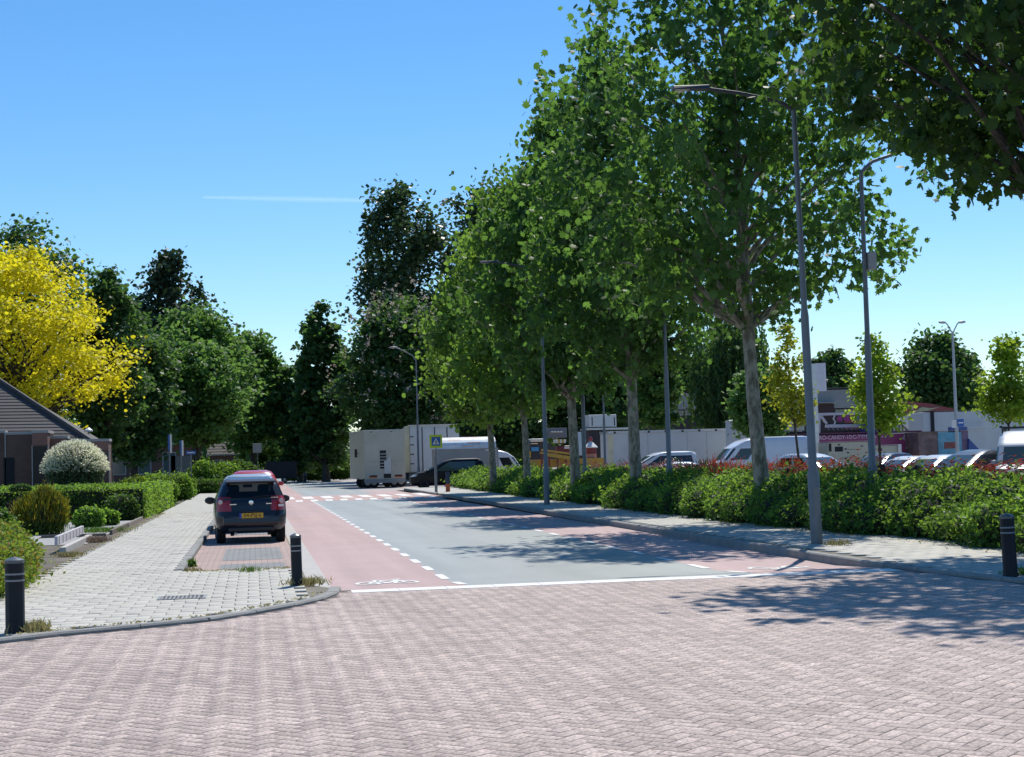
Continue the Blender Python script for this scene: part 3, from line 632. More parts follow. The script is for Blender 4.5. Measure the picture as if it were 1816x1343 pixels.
T('broadleaf_tree', 'broad dark tree behind the maroon fairground front', 1662, 122, 595, 775, 155, ROUND, 52, L_dark, nclump=200)
T('broadleaf_tree', 'thin dark tree just right of the double headed lamp', 1722, 126, 625, 780, 60, TALL, 58, L_dark, nclump=60)
def willow():
    Y = 112; px = 1305; x = xt(px, Y); top = zt(px, 548, Y); rng = np.random.default_rng(61); t = thing('willow_tree', 'dark weeping willow with hanging fronds behind the parked vans', 'tree', (x, Y, -.12))
    rad = 150/2/F_PX*Y; C, _ = crown_pts(rng, top*.45, top, rad, ROUND, 230, 2, .3, .2, .4)
    mb = MB(); trunk = [((0, 0, z), .4*(1-.08*z)) for z in np.linspace(-.1, top*.8, 8)]; mb.tube([p for p, _ in trunk], [max(q, .06) for _, q in trunk], n=10); obj('trunk', mb, B_dark, t, smooth=True)
    bb = MB(); branch_mb(rng, bb, C, top*.4, trunk, 30, .14); obj('branches', bb, B_dark, t, smooth=True)
    P_, A_ = [], []
    for c in C:
        for k in range(4):
            q = c+rng.normal(size=3)*.35; L = min(q[2]-rng.uniform(.6, 2.6), rng.uniform(2.0, 5.0)); out = np.array([c[0], c[1], 0])/max(np.hypot(c[0], c[1]), .3)
            for s in np.arange(0, max(L, .5), .2):
                P_.append(q+out*.25*min(s, 1.2)+np.array([rng.normal()*.07, rng.normal()*.07, -s])); A_.append(np.array([rng.normal()*.4, rng.normal()*.4, -1]))
    P_ = np.array(P_); V, Fc = leaf_arrays(P_, rng.uniform(.22, .4, len(P_)), 'simple', rng, axis=np.array(A_)); V = V; obj('fronds', np_mesh('fronds', V, Fc, L_willow), None, t)
    C2 = [(xt(1248, Y)-x, -2, zt(1248, 690, Y))]
willow()
# young trees in the car park
YP = [(0, .5), (.15, .95), (.35, 1), (.6, .62), (.8, .38), (1, .08)]
T('young_tree', 'slim yellow-green sapling beside the first lamp pole', 1415, 58, 562, 748, 78, YP, 71, L_gold, nclump=60, per=26, cr=.2, size=.16, tr=.06, lean=(-.5, 0), nb=18, shape='wide')
T('young_tree', 'lime green young tree behind the second right hand lamp post', 1556, 60, 588, 762, 92, YP, 72, L_lime, nclump=95, per=32, cr=.24, size=.17, tr=.07, nb=18, shape='wide')
T('young_tree', 'lime green young tree at the right edge above the trailers', 1785, 60, 594, 745, 105, YP, 73, L_lime, nclump=105, per=32, cr=.24, size=.17, tr=.07, nb=18, shape='wide')
# far belt of trees closing the horizon
def belt(name, label, pts, hmin, hmax, seed, lm):
    rng = np.random.default_rng(seed); P_ = []
    for (x0, y0), (x1, y1) in zip(pts, pts[1:]):
        n = int(math.hypot(x1-x0, y1-y0)/3.0)
        for k in range(n):
            c = np.array([x0+(x1-x0)*k/n, y0+(y1-y0)*k/n, 0]); hh = rng.uniform(hmin, hmax); rr = rng.uniform(2, 3.6)
            for q in range(9):
                z = rng.uniform(.3, hh); P_.append(c+np.array([rng.normal()*rr*.6, rng.normal()*1.5, z])+rng.normal(size=(26, 3))*.75)
    P_ = np.concatenate(P_); V, Fc = leaf_arrays(P_, rng.uniform(.6, 1.1, len(P_)), 'wide', rng, .4); o = obj(name, np_mesh(name, V, Fc, lm), None); stuff(o); o['label'] = label; return o
belt('far_woodland', 'dense dark belt of trees closing off the view far behind', [(-70, 150), (-30, 190), (0, 225), (20, 235), (60, 225), (130, 190)], 4, 9.5, 81, L_dark)

# --- hedges and shrubs
def bumps_leaves(rng, ells, dens, size, zmin=.02):
    """leaf positions over a union of ellipsoids (cx, cy, cz, rx, ry, rz)"""
    E_ = np.array(ells); out = []
    for e in E_:
        area = 4*math.pi*((e[3]*e[4])**1.6/3+(e[3]*e[5])**1.6/3+(e[4]*e[5])**1.6/3)**(1/1.6); n = int(area*dens)
        d = rng.normal(size=(n, 3)); d /= np.linalg.norm(d, axis=1)[:, None]; r = 1-np.abs(rng.normal(size=n))*.13+.05; sh = rng.uniform(size=n) < .22; r = np.where(sh, 1.02+rng.exponential(.09, n), r); r *= 1+.07*np.sin(d[:, 0]*5+e[1]*3)*np.cos(d[:, 1]*6+e[0]*2)+.06*np.sin(d[:, 2]*7+e[1])
        out.append(e[:3]+d*e[3:6]*r[:, None])
    P_ = np.concatenate(out); P_ = P_[P_[:, 2] > zmin]
    return P_
def bush(name, label, cat, ells, lm, dens, size, seed, core=(.012, .02, .008), shape='simple', tip=None, tipq=.0, group=None, up=.35, axis_up=False, stems=True, ret=False):
    rng = np.random.default_rng(seed); E_ = np.array(ells); c0 = (float(E_[:, 0].mean()), float(E_[:, 1].mean()), 0.0)
    t = thing(name, label, cat, c0, 0, group); P_ = bumps_leaves(rng, ells, dens, size)-np.array(c0)
    ax = None
    if axis_up: ax = np.stack([P_[:, 0]*.5+rng.normal(size=len(P_))*.3, P_[:, 1]*.5+rng.normal(size=len(P_))*.3, np.full(len(P_), 1.0)], 1)
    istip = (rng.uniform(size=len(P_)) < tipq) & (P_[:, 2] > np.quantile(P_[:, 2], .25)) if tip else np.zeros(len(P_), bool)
    sz = size*rng.uniform(.6, 1.35, len(P_))
    V, Fc = leaf_arrays(P_[~istip], sz[~istip], shape, rng, up, None if ax is None else ax[~istip]); obj('foliage', np_mesh('foliage', V, Fc, lm), None, t)
    if tip and istip.any():
        V, Fc = leaf_arrays(P_[istip], sz[istip], shape, rng, up, None if ax is None else ax[istip]); obj('tips', np_mesh('tips', V, Fc, tip), None, t)
    mb = MB()
    for e in E_:
        cx, cy, cz = e[0]-c0[0], e[1]-c0[1], e[2]
        prof = [(max(.01, .82*math.cos(a)), .82*math.sin(a)) for a in np.linspace(-1.5, 1.5, 7)]
        o = len(mb.v); mb.lathe(prof, n=10); mb.v[o:] = [(cx+v[0]*e[3], cy+v[1]*e[4], max(cz+v[2]*e[5], -.02)) for v in mb.v[o:]]
    obj('dark_core', mb, mat('hedge_core', (.022, .028, .014), rough=.95, var=.4, scale=9), t)  # solid dark filler; shade within the foliage is put into its colour
    return t
rng0 = np.random.default_rng(77)
# long right hedge: uneven bushes in a strip
def hedge_front(y): return float(np.interp(y, [18, 22, 26, 30, 34, 42, 55, 66, 82, 102], [11.0, 11.3, 11.55, 11.3, 11.0, 11.05, 11.5, 11.6, 12.0, 12.6]))
ells_near, ells_far = [], []
y = 18.5
while y < 103:
    near = y < 48; st = .95 if near else 1.7
    for row in range(3):
        x = hedge_front(y)+.55+row*.6; hh = (.72, 1.0, 1.12)[row]*rng0.uniform(.82, 1.12); r = rng0.uniform(.5, .72)*(1 if near else 1.35)
        (ells_near if near else ells_far).append((x+rng0.normal()*.1, y+rng0.normal()*.2, hh*.45, r, r*1.15, hh*.6))
    y += st
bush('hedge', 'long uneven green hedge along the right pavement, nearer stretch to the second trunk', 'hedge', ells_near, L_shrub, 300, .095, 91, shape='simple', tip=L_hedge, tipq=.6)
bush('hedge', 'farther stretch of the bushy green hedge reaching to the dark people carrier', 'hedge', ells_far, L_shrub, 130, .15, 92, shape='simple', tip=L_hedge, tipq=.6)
er = []
y = 19.0
while y < 72:
    x = hedge_front(y)+2.35; hh = (1.36+.02*math.sin(y))*rng0.uniform(.93, 1.05); r = .5; er.append((x, y, hh*.5, r, .75, hh*.53)); y += .8
bush('photinia_hedge', 'dark red leaved hedge behind the green one before the parked cars', 'hedge', er, L_red, 190, .15, 93, shape='blade', tip=L_shrub, tipq=.15, axis_up=True)

# ================================================================== VEHICLES
M_tyre = mat('tyre', (.018, .018, .019), rough=.85, var=.15)
M_rim = mat('rim', (.34, .35, .36), rough=.35, metal=.8, var=.1)
M_arch = mat('wheel_arch', (.008, .008, .009), rough=.9)
M_trim = mat('black_trim', (.02, .021, .023), rough=.55)
M_glassd = mat('car_glass_dark', (.012, .016, .018), rough=.06, spec=.8, var=.02)
M_glasst = mat('car_glass_tint', (.05, .075, .075), rough=.06, spec=.8, var=.02)
M_glass = glass_mat('car_glass_clear', (.80, .86, .84))
M_tail = mat('tail_light', (.30, .012, .016), rough=.18, spec=.6, coat=.5)
M_taillens = mat('tail_lens', (.55, .42, .42), rough=.2, coat=.5)
M_headl = mat('head_light', (.55, .58, .6), rough=.15, spec=.8, coat=.6)
M_plate_y = mat('plate_yellow', (.62, .36, .02), rough=.45, var=.05)
M_black = mat('print_black', (.012, .012, .012), rough=.6)
M_chrome = mat('chrome', (.6, .62, .64), rough=.15, metal=1.0)
M_white_s = MATS['sign_white']
def paint(name, c, rough=.28, metal=0.0, coat=.35, spec=.5): return mat('paint_'+name, c, rough=rough, metal=metal, spec=spec, coat=coat, var=.03, scale=2, dirt=((c[0]*.8+.012, c[1]*.8+.011, c[2]*.8+.01), 1.2, .62, .3))

def rrect(yr, yf, hw, r, bulge=.04, ms=16, mf=10, k=4):
    """rounded plan outline: returns points and a side letter for each segment"""
    r = min(r, hw*.9, (yf-yr)*.45); pts = []; tagv = []
    def arc(cx, cy, a0):
        for i in range(k):
            a = a0+(i/k)*math.pi/2; pts.append((cx+r*math.cos(a), cy+r*math.sin(a)))
    def side(p, q, n, s):
        for i in range(n): pts.append((p[0]+(q[0]-p[0])*i/n, p[1]+(q[1]-p[1])*i/n))
    side((hw, yr+r), (hw, yf-r), ms, 'R'); tagv += ['R']*ms
    arc(hw-r, yf-r, 0); tagv += ['c']*k
    side((hw-r, yf), (-hw+r, yf), mf, 'F'); tagv += ['F']*mf
    arc(-hw+r, yf-r, math.pi/2); tagv += ['c']*k
    side((-hw, yf-r), (-hw, yr+r), ms, 'L'); tagv += ['L']*ms
    arc(-hw+r, yr+r, math.pi); tagv += ['c']*k
    side((-hw+r, yr), (hw-r, yr), mf, 'B'); tagv += ['B']*mf
    arc(hw-r, yr+r, 1.5*math.pi); tagv += ['c']*k
    out = []; L = yf-yr; cy = (yf+yr)/2
    for x, y in pts:
        b = bulge*(1-(x/hw)**2); fy = (y-cy)/(L/2)
        out.append((x*(1-.025*fy*fy), y+b*(1 if fy > 0 else -1)*min(1, abs(fy))**6))
    return out, tagv
def vehicle(name, label, cat, loc, rz, levels, paintm, panes, lamps=(), wheels=(), wr=.3, glass=None, group=None, ms=16, mf=10, interior=None, sub=3, tailm=None):
    """levels: (z, y_rear, y_front, half_width, corner_r); panes: (part, material, z0, z1, side, i0, i1)"""
    t = thing(name, label, cat, loc, rz, group); lv = []
    cuts = sorted({z for p in list(panes)+list(lamps) for z in p[2:4]})
    Z = [l[0] for l in levels]; zs = set(Z) | set(c for c in cuts if Z[0] < c < Z[-1])
    zz = sorted(zs); full = []
    for a, b in zip(zz, zz[1:]): full += [a+(b-a)*i/sub for i in range(sub)]
    full.append(zz[-1]); A = np.array(levels)
    rings = [];
    for z in full:
        q = [np.interp(z, A[:, 0], A[:, j]) for j in range(1, 5)]; pr, tg = rrect(q[0], q[1], q[2], q[3], ms=ms, mf=mf); rings.append([(x, y, z) for x, y in pr])
    n = len(tg); V = [v for r in rings for v in r]; groups = {'body': []}; matsd = {'body': paintm}
    cnt = {'R': 0, 'L': 0, 'F': 0, 'B': 0, 'c': 0}; sidx = []
    for g_ in tg: sidx.append((g_, cnt[g_])); cnt[g_] += 1
    k = 4
    cname = {}
    for i in range(n):
        if tg[i] == 'c':
            ci = sidx[i][1]//k; sidx[i] = (('RF', 'LF', 'LB', 'RB')[ci], sidx[i][1] % k)
    for li in range(len(full)-1):
        zm = (full[li]+full[li+1])/2
        for i in range(n):
            j = (i+1) % n; fc = (li*n+i, li*n+j, (li+1)*n+j, (li+1)*n+i); key = 'body'
            for pi, p in enumerate(list(panes)+list(lamps)):
                if p[2] < zm < p[3]:
                    for s_, a, b in p[4]:
                        if sidx[i][0] == s_ and a <= sidx[i][1] < b: key = (p[0], pi); matsd[key] = p[1]
            groups.setdefault(key, []).append(fc)
    top = len(full)-1
    groups['body'].append(tuple(top*n+i for i in range(n))); groups['body'].append(tuple(range(n))[::-1])
    for key, fs in groups.items():
        used = sorted({i for f in fs for i in f}); mp = {o: i for i, o in enumerate(used)}
        mb = MB(); mb.v = [V[i] for i in used]; mb.f = [tuple(mp[i] for i in f) for f in fs]
        obj('body' if key == 'body' else key[0], mb, matsd[key], t, smooth=True, sharp=32)
    for (x, y) in wheels:
        s = 1 if x > 0 else -1
        w_ = MB(); w_.lathe([(wr*.62, -.09), (wr*.93, -.1), (wr, -.07), (wr, .07), (wr*.93, .1), (wr*.62, .09)], n=20, axis='X', c=(x-s*.1, y, wr)); wo_ = obj('wheel', w_, M_tyre, t, smooth=True)
        rm = MB(); rm.lathe([(wr*.64, .02*s), (wr*.62, .098*s), (wr*.5, .07*s), (wr*.15, .085*s), (.01, .087*s)], n=16, axis='X', c=(x-s*.1, y, wr)); obj('rim', rm, M_rim, wo_, smooth=True)
        ar = MB(); ar.lathe([(wr*1.16, -.1*s), (wr*1.16, -.006*s), (wr*1.12, 0)], n=20, axis='X', c=(x-s*.006, y, wr+.02)); obj('wheel_arch', ar, M_arch, t)
    return t
def mirrors(t, x, y, z, m, s=1.0):
    for sg in (-1, 1):
        mb = MB(); mb.lathe([(.02, -.05), (.075*s, -.035), (.085*s, .02), (.05*s, .06)], n=10, axis='Z'); mb.v = [(sg*(x+.09)+v[0]*1.25, y+v[2]*1.1, z+v[1]*.85) for v in mb.v]; mb.beam((sg*(x-.06), y, z-.03), (sg*(x+.06), y, z-.02), .04, .03)
        obj('mirror', mb, m, t, smooth=True)

# --- parked dark hatchback seen from behind
def hero():
    P_d = paint('navy', (.006, .008, .016), .3)
    lv = [(.24, -1.66, 1.62, .66, .3), (.30, -1.72, 1.70, .75, .3), (.42, -1.77, 1.75, .79, .28), (.60, -1.77, 1.76, .80, .26), (.72, -1.73, 1.72, .80, .24), (.86, -1.70, 1.60, .79, .22), (.93, -1.68, 1.35, .785, .2),
          (1.0, -1.62, .95, .765, .18), (1.30, -1.43, .28, .64, .16), (1.39, -1.36, .02, .585, .2), (1.43, -1.22, -.15, .52, .26), (1.455, -1.0, -.3, .40, .25)]
    t = vehicle('parked_hatchback', 'small dark blue hatchback parked in the bay, seen from behind', 'car', (-.14, 37.55, -.05), R(2.2), lv, P_d,
        [('rear_window', M_glass, 1.0, 1.33, [('B', 0, 10)]), ('windscreen', M_glass, 1.0, 1.33, [('F', 0, 10)]),
         ('side_window', M_glassd, 1.0, 1.32, [('R', 2, 8)]), ('side_window', M_glassd, 1.0, 1.32, [('R', 9, 15)]), ('side_window', M_glassd, 1.0, 1.32, [('L', 1, 7)]), ('side_window', M_glassd, 1.0, 1.32, [('L', 8, 14)])],
        [('tail_light', M_tail, .72, 1.04, [('LB', 1, 4), ('B', 0, 1)]), ('tail_light', M_tail, .72, 1.04, [('RB', 0, 3), ('B', 9, 10)])], [(-.76, -1.2), (.76, -1.2), (-.76, 1.16), (.76, 1.16)], .285, sub=4)
    # spoiler lip, bumper crease, underbody pieces
    obj('roof_spoiler', MB().extr_x([(-1.49, 1.335), (-1.50, 1.375), (-1.36, 1.425), (-1.30, 1.39)], -.55, .55), P_d, t, bevel=.01)
    obj('roof_edge', MB().extr_x([(-1.36, 1.421), (-1.10, 1.463), (-.3, 1.475), (-.3, 1.46), (-1.10, 1.45), (-1.36, 1.40)], -.46, .46), paint('navy_sheen', (.05, .06, .08), .25), t, bevel=.012)  # paler navy panel on top; sky reflection put into its colour
    b = MB(); b.extr_x([(-1.80, .40), (-1.815, .47), (-1.80, .60), (-1.74, .63), (-1.70, .40)], -.62, .62); obj('bumper', b, P_d, t, bevel=.02)
    obj('bumper_grille', MB().box(-.5, .5, -1.81, -1.74, .27, .36), M_trim, t, bevel=.02)
    obj('window_frame', MB().extr_x([(-1.67, .955), (-1.665, 1.0), (-1.60, 1.02), (-1.58, .96)], -.60, .60), M_trim, t)
    pl = obj('number_plate', MB().box(-.26, .26, -1.832, -1.8, .565, .675), M_plate_y, t)
    obj('euro_band', MB().box(-.265, -.215, -1.835, -1.801, .564, .676), mat('plate_blue', (.02, .05, .35), rough=.4), pl)
    tm = text_mesh('04-PSJ-6', .115, M_black, 'plate_text', .001); o = obj('plate_text', tm, None, pl); o.rotation_euler = (R(90), 0, 0); o.location = (.025, -1.834, .62)
    obj('plate_lamp_bar', MB().box(-.22, .22, -1.80, -1.72, .69, .72), P_d, t, bevel=.01)
    em = MB(); em.lathe([(.055, 0), (.05, .012), (.01, .016)], n=16, axis='X'); em.v = [(v[1], -1.735-v[0], .905+v[2]) for v in em.v]; obj('badge', em, M_chrome, t, smooth=True)
    lk = MB(); lk.lathe([(.018, 0), (.016, .01)], n=10, axis='X'); lk.v = [(v[1], -1.735-v[0], .825+v[2]) for v in lk.v]; obj('lock', lk, M_chrome, t)
    obj('model_lettering', MB().box(-.47, -.32, -1.742, -1.71, .862, .882), M_chrome, t); obj('model_lettering', MB().box(.33, .45, -1.742, -1.71, .862, .882), M_chrome, t)
    for sx in (-1, 1):
        ln = MB(); ln.lathe([(.055, 0), (.05, .014), (.02, .02)], n=14, axis='X'); ln.v = [(sx*.67+v[1]*.9, -1.69-v[0], .93+v[2]) for v in ln.v]; obj('lamp_lens', ln, M_taillens, t, smooth=True)
    obj('reversing_lamp', MB().box(.6, .72, -1.722, -1.66, .80, .85), mat('lens_white', (.7, .7, .7), rough=.2), t, bevel=.01)
    mirrors(t, .78, .58, .93, M_trim, 1.25)
    # interior seen through the rear window
    M_seat = mat('seat_cloth', (.02, .021, .025), rough=.9)
    fl = MB(); fl.box(-.68, .68, -1.55, 1.1, .45, .9); obj('cabin_tub', fl, M_seat, t)
    for sx in (-1, 1):
        st = MB(); st.box(sx*.34-.21, sx*.34+.21, -.2, -.05, .8, 1.1); st.box(sx*.34-.13, sx*.34+.13, -.22, -.1, 1.08, 1.29); obj('front_seat', st, M_seat, t, bevel=.05)
    obj('rear_bench', MB().box(-.6, .6, -1.05, -.9, .8, 1.03), M_seat, t, bevel=.04)
    obj('inner_mirror', MB().box(-.11, .11, .28, .31, 1.22, 1.29), M_trim, t)
    ex = MB(); ex.tube([(-.35, -1.72, .22), (-.35, -1.3, .22)], .03, n=8); obj('exhaust', ex, M_rim, t); ax = MB(); ax.tube([(-.7, -1.2, .27), (.7, -1.2, .27)], .035, n=8); obj('rear_axle', ax, M_arch, t)
    for x in (-.42, .4): obj('underbody_bracket', MB().box(x-.04, x+.04, -1.6, -1.5, .17, .27), M_arch, t)
    wp = MB(); wp.tube([(0, -1.70, 1.0), (.05, -1.67, 1.02), (.42, -1.66, 1.05)], .01, n=6); obj('rear_wiper', wp, M_trim, t)
hero()
HATCH = [(.22, -1.85, 1.8, .7, .3), (.32, -1.95, 1.93, .82, .32), (.6, -1.98, 1.97, .86, .3), (.78, -1.95, 1.85, .86, .28), (.92, -1.92, 1.45, .85, .25), (1.0, -1.86, 1.0, .82, .22), (1.34, -1.45, .15, .66, .2), (1.43, -1.3, -.1, .58, .25), (1.48, -1.0, -.35, .42, .25)]
SUV = [(.3, -2.1, 2.1, .75, .3), (.42, -2.2, 2.22, .86, .3), (.75, -2.22, 2.25, .9, .28), (.95, -2.2, 2.1, .9, .26), (1.08, -2.15, 1.2, .88, .24), (1.5, -1.85, .35, .72, .2), (1.62, -1.7, .0, .64, .25), (1.68, -1.4, -.3, .5, .25)]
MPV = [(.25, -2.35, 2.3, .75, .3), (.38, -2.45, 2.4, .92, .3), (.8, -2.47, 2.42, .95, .26), (1.0, -2.46, 2.1, .95, .25), (1.12, -2.45, 1.55, .94, .22), (1.3, -2.42, 1.15, .91, .2), (1.72, -2.3, .35, .82, .2), (1.86, -2.2, -.05, .74, .28), (1.92, -1.9, -.6, .55, .3)]
VAN = [(.35, -3.0, 3.0, .85, .25), (.5, -3.05, 3.08, .98, .25), (.9, -3.05, 3.05, 1.0, .22), (1.2, -3.05, 2.75, 1.0, .22), (1.35, -3.05, 2.25, 1.0, .22), (2.1, -3.05, 1.6, .95, .22), (2.45, -3.03, 1.0, .90, .25), (2.62, -2.95, .4, .8, .3), (2.66, -2.7, .0, .6, .3)]
def car(name, label, x, y, rz, lv, p, zb, ztp, front_pane=True, wr=.31, wb=None, lamps=True, gm=None, group=None, z=-.12, nR=((1, 7), (8, 13)), cat='car', tail=True):
    gm = gm or M_glassd; panes = []
    if front_pane: panes.append(('windscreen', M_glasst, zb, ztp, [('F', 0, 10), ('LF', 2, 4), ('RF', 0, 2)]))
    panes.append(('rear_window', gm, zb, ztp, [('B', 1, 9)]))
    for a, b in nR:
        panes.append(('side_window', gm, zb+.01, ztp-.01, [('R', a, b)])); panes.append(('side_window', gm, zb+.01, ztp-.01, [('L', 16-b, 16-a)]))
    lm = [('head_light', M_headl, zb-.32, zb-.18, [('LF', 1, 4), ('F', 9, 10)]), ('head_light', M_headl, zb-.32, zb-.18, [('RF', 0, 3), ('F', 0, 1)]),
          ('tail_light', M_tail, zb-.25, zb-.02, [('LB', 1, 4), ('B', 0, 1)]), ('tail_light', M_tail, zb-.25, zb-.02, [('RB', 0, 3), ('B', 9, 10)])] if lamps else []
    hw = max(l[3] for l in lv); L = max(l[2] for l in lv); wy = wb or (L*.63, -L*.66)
    t = vehicle(name, label, cat, (x, y, z), rz, lv, p, panes, lm, [(s*(hw-.015), q) for q in wy for s in (-1, 1)], wr, group=group)
    if y > 45 or x > 5: mirrors(t, hw-.02, L*.42 if lv is not VAN and lv is not MPV else L*.55, zb+.05, p if lv is not VAN else M_trim, 1.2 if lv is VAN else 1.0)
    return t
PG2 = 'vehicles in the car park'
car('parked_car', 'pale grey car directly ahead of the dark hatchback, only its roof showing', -.16, 43.6, R(1), HATCH, paint('silver', (.42, .44, .46), metal=.4), 1.0, 1.34, z=-.02)
rc = car('parked_car', 'red roofed car farther along the bay above the pale roof', -.05, 51.5, R(1), [(z*1.06, a, b, c, d) for z, a, b, c, d in HATCH], paint('red', (.45, .03, .04)), 1.06, 1.42, z=-.03)
car('people_carrier', 'dark blue people carrier parked side on beside the hedge end', xt(791, 103), 103, R(88), MPV, paint('darknavy', (.004, .005, .009), .45, 0.0, .05, .25), 1.12, 1.72, z=-.09, nR=((2, 6), (6, 11), (11, 14)), gm=M_glasst, group=PG2)
car('people_carrier', 'white people carrier with dark side windows before the long white trailer', xt(1162, 90), 90, R(90), [(z*1.04, a, b, c, d) for z, a, b, c, d in MPV], paint('white', (.62, .64, .66)), 1.17, 1.76, nR=((1, 5), (5, 10), (10, 14)), group=PG2)
car('parked_car', 'low blue grey car in front of the white people carrier', xt(1178, 66), 66, R(75), HATCH, paint('bluegrey', (.22, .28, .34), metal=.4), 1.0, 1.34, group=PG2)
car('delivery_van', 'long white panel van parked side on behind the plane trunk', xt(1340, 86), 86, R(90), VAN, paint('vanwhite', (.66, .70, .78)), 1.4, 2.05, nR=((12, 15),), group=PG2, cat='van', wr=.36)
car('parked_car', 'silver estate car facing right beside the first lamp pole', xt(1447, 68), 68, R(-160), SUV, paint('silver2', (.5, .52, .53), metal=.4), 1.08, 1.5, group=PG2, wr=.35)
car('parked_car', 'dark car with a black roof beside the cream generator', xt(1560, 70), 70, R(125), [(z*.95, a, b, c, d) for z, a, b, c, d in SUV], paint('black', (.015, .016, .018)), 1.026, 1.425, group=PG2, wr=.33)
car('parked_car', 'silver car with bright windscreen right of the second lamp post', xt(1600, 60), 60, R(118), HATCH, paint('silver3', (.55, .57, .58), metal=.4), 1.0, 1.34, group=PG2)
car('parked_car', 'pale silver car with glaring windscreen next to the dark one', xt(1652, 56), 56, R(118), [(z*1.02, a, b, c, d) for z, a, b, c, d in HATCH], paint('silver4', (.5, .53, .56), metal=.4), 1.02, 1.367, group=PG2)
car('parked_car', 'dark crossover car beside the old grey blue van', xt(1722, 52), 52, R(115), SUV, paint('graphite', (.03, .034, .038)), 1.08, 1.5, group=PG2, wr=.35)
gv = car('delivery_van', 'old grey blue van with a roof rack at the right edge', xt(1822, 50), 50, R(150), [(z*.86, a*.85, b*.85, c*.95, d) for z, a, b, c, d in VAN], paint('oldblue', (.32, .38, .46), .5), 1.2, 1.75, nR=((11, 15),), group=PG2, cat='van', wr=.33)
rk = MB(); rk.beam((-.8, -2.2, 2.42), (-.8, .5, 2.42), .09, .07); rk.beam((.8, -2.2, 2.42), (.8, .5, 2.42), .09, .07)
for q in (-2, -1, 0): rk.beam((-.8, q, 2.40), (.8, q, 2.40), .06, .05); rk.beam((-.78, q, 2.2), (-.78, q, 2.42), .05, .05); rk.beam((.78, q, 2.2), (.78, q, 2.42), .05, .05)
obj('roof_rack', rk, M_trim, gv)
# --- boxes on wheels: fairground trucks and trailers
M_cream = mat('cream_panel', (.46, .44, .37), rough=.5, var=.08, scale=1.2, dirt=((.30, .28, .22), .9, .55, .5))
M_cream2 = mat('cream_side', (.62, .58, .40), rough=.5, var=.08, scale=1.2, dirt=((.36, .33, .24), .8, .52, .5))
M_wpanel = mat('white_panel', (.55, .57, .57), rough=.5, var=.06, scale=1, dirt=((.38, .38, .36), .8, .57, .4))
M_grey = mat('grey_panel', (.26, .27, .27), rough=.55, var=.08, scale=1)
M_alu = mat('alu_rail', (.55, .56, .57), rough=.4, metal=.6)
M_dark = mat('dark_gap', (.018, .02, .024), rough=.8)
M_orange = mat('orange_lens', (.6, .12, .02), rough=.3)
def wheelset(t, xs, y0, y1, r=.45):
    for x in xs:
        for y in (y0, y1):
            w_ = MB(); w_.lathe([(r*.6, -.11), (r*.95, -.12), (r, -.08), (r, .08), (r*.95, .12), (r*.6, .11)], n=18, axis='X'); w_.v = [(x+v[1], y+v[0], r+v[2]) for v in w_.v]; o = obj('wheel', w_, M_tyre, t, smooth=True)
            h = MB(); h.lathe([(r*.58, -.05), (r*.5, .1)], n=14, axis='X'); s = -1 if y == y0 else 1; h.v = [(x+v[1], y+s*(.02+v[0]), r+v[2]) for v in h.v]; obj('rim', h, M_rim, o)
def truck1():
    Y = 112.0; x0, x1 = xt(636, Y), xt(728, Y); cx = (x0+x1)/2; hw = 1.45; H = 4.05
    t = thing('box_trailer', 'cream box trailer seen end on with a small open stair hatch', 'trailer', (cx, Y, -.09), R(4))
    obj('box', MB().box(-hw, hw, 0, 8, .62, H), M_cream, t, bevel=.03); obj('roof_rim', MB().box(-hw-.03, hw+.03, -.03, 8.03, H, H+.06), M_alu, t)
    obj('skirt', MB().box(-hw, hw, -.02, .4, .35, .62), M_grey, t)
    obj('hatch_opening', MB().box(-.35, .1, -.015, .2, 1.35, 2.65), M_dark, t)
    for k in range(5): obj('stair_tread', MB().box(-.33, .08, -.03, .1, 1.5+k*.22, 1.54+k*.22), M_alu, t)
    obj('stair_flap', MB().add([(-.05, -.03, 1.0), (.42, -.03, 1.0), (.42, -.03, 2.35), (.1, -.03, 1.9), (-.05, -.03, 1.9), (-.05, -.06, 1.0), (.42, -.06, 1.0), (.42, -.06, 2.35), (.1, -.06, 1.9), (-.05, -.06, 1.9)], [(0, 1, 2, 3, 4), (9, 8, 7, 6, 5), (0, 5, 6, 1), (1, 6, 7, 2), (2, 7, 8, 3), (3, 8, 9, 4), (4, 9, 5, 0)]), M_wpanel, t)
    obj('lower_hatch', MB().box(-.1, .42, -.02, .1, .68, .98), M_dark, t)
    for x in (-.85, .95): obj('lamp_panel', MB().box(x-.28, x+.28, -.02, .05, .72, .86), M_orange, t); obj('lamp_gap', MB().box(x-.26, x+.26, -.025, .05, .80, .90), M_dark, t)
    for x in (-.95, .5): obj('corner_bolt', MB().box(x-.06, x+.06, -.015, .01, H-.12, H-.06), M_dark, t)
    obj('panel_seam', MB().box(-hw+.02, hw-.02, -.006, .01, 1.88, 1.90), M_grey, t); wheelset(t, (-1.2, -.75, .7, 1.2), .5, 3.5, .4)
    ms = MB(); ms.box(-hw-.28, -hw-.1, 3.0, 3.1, 2.2, 2.8); ms.beam((-hw, 3.05, 2.5), (-hw-.12, 3.05, 2.5), .04, .04); obj('wing_mirror', ms, M_trim, t)
truck1()
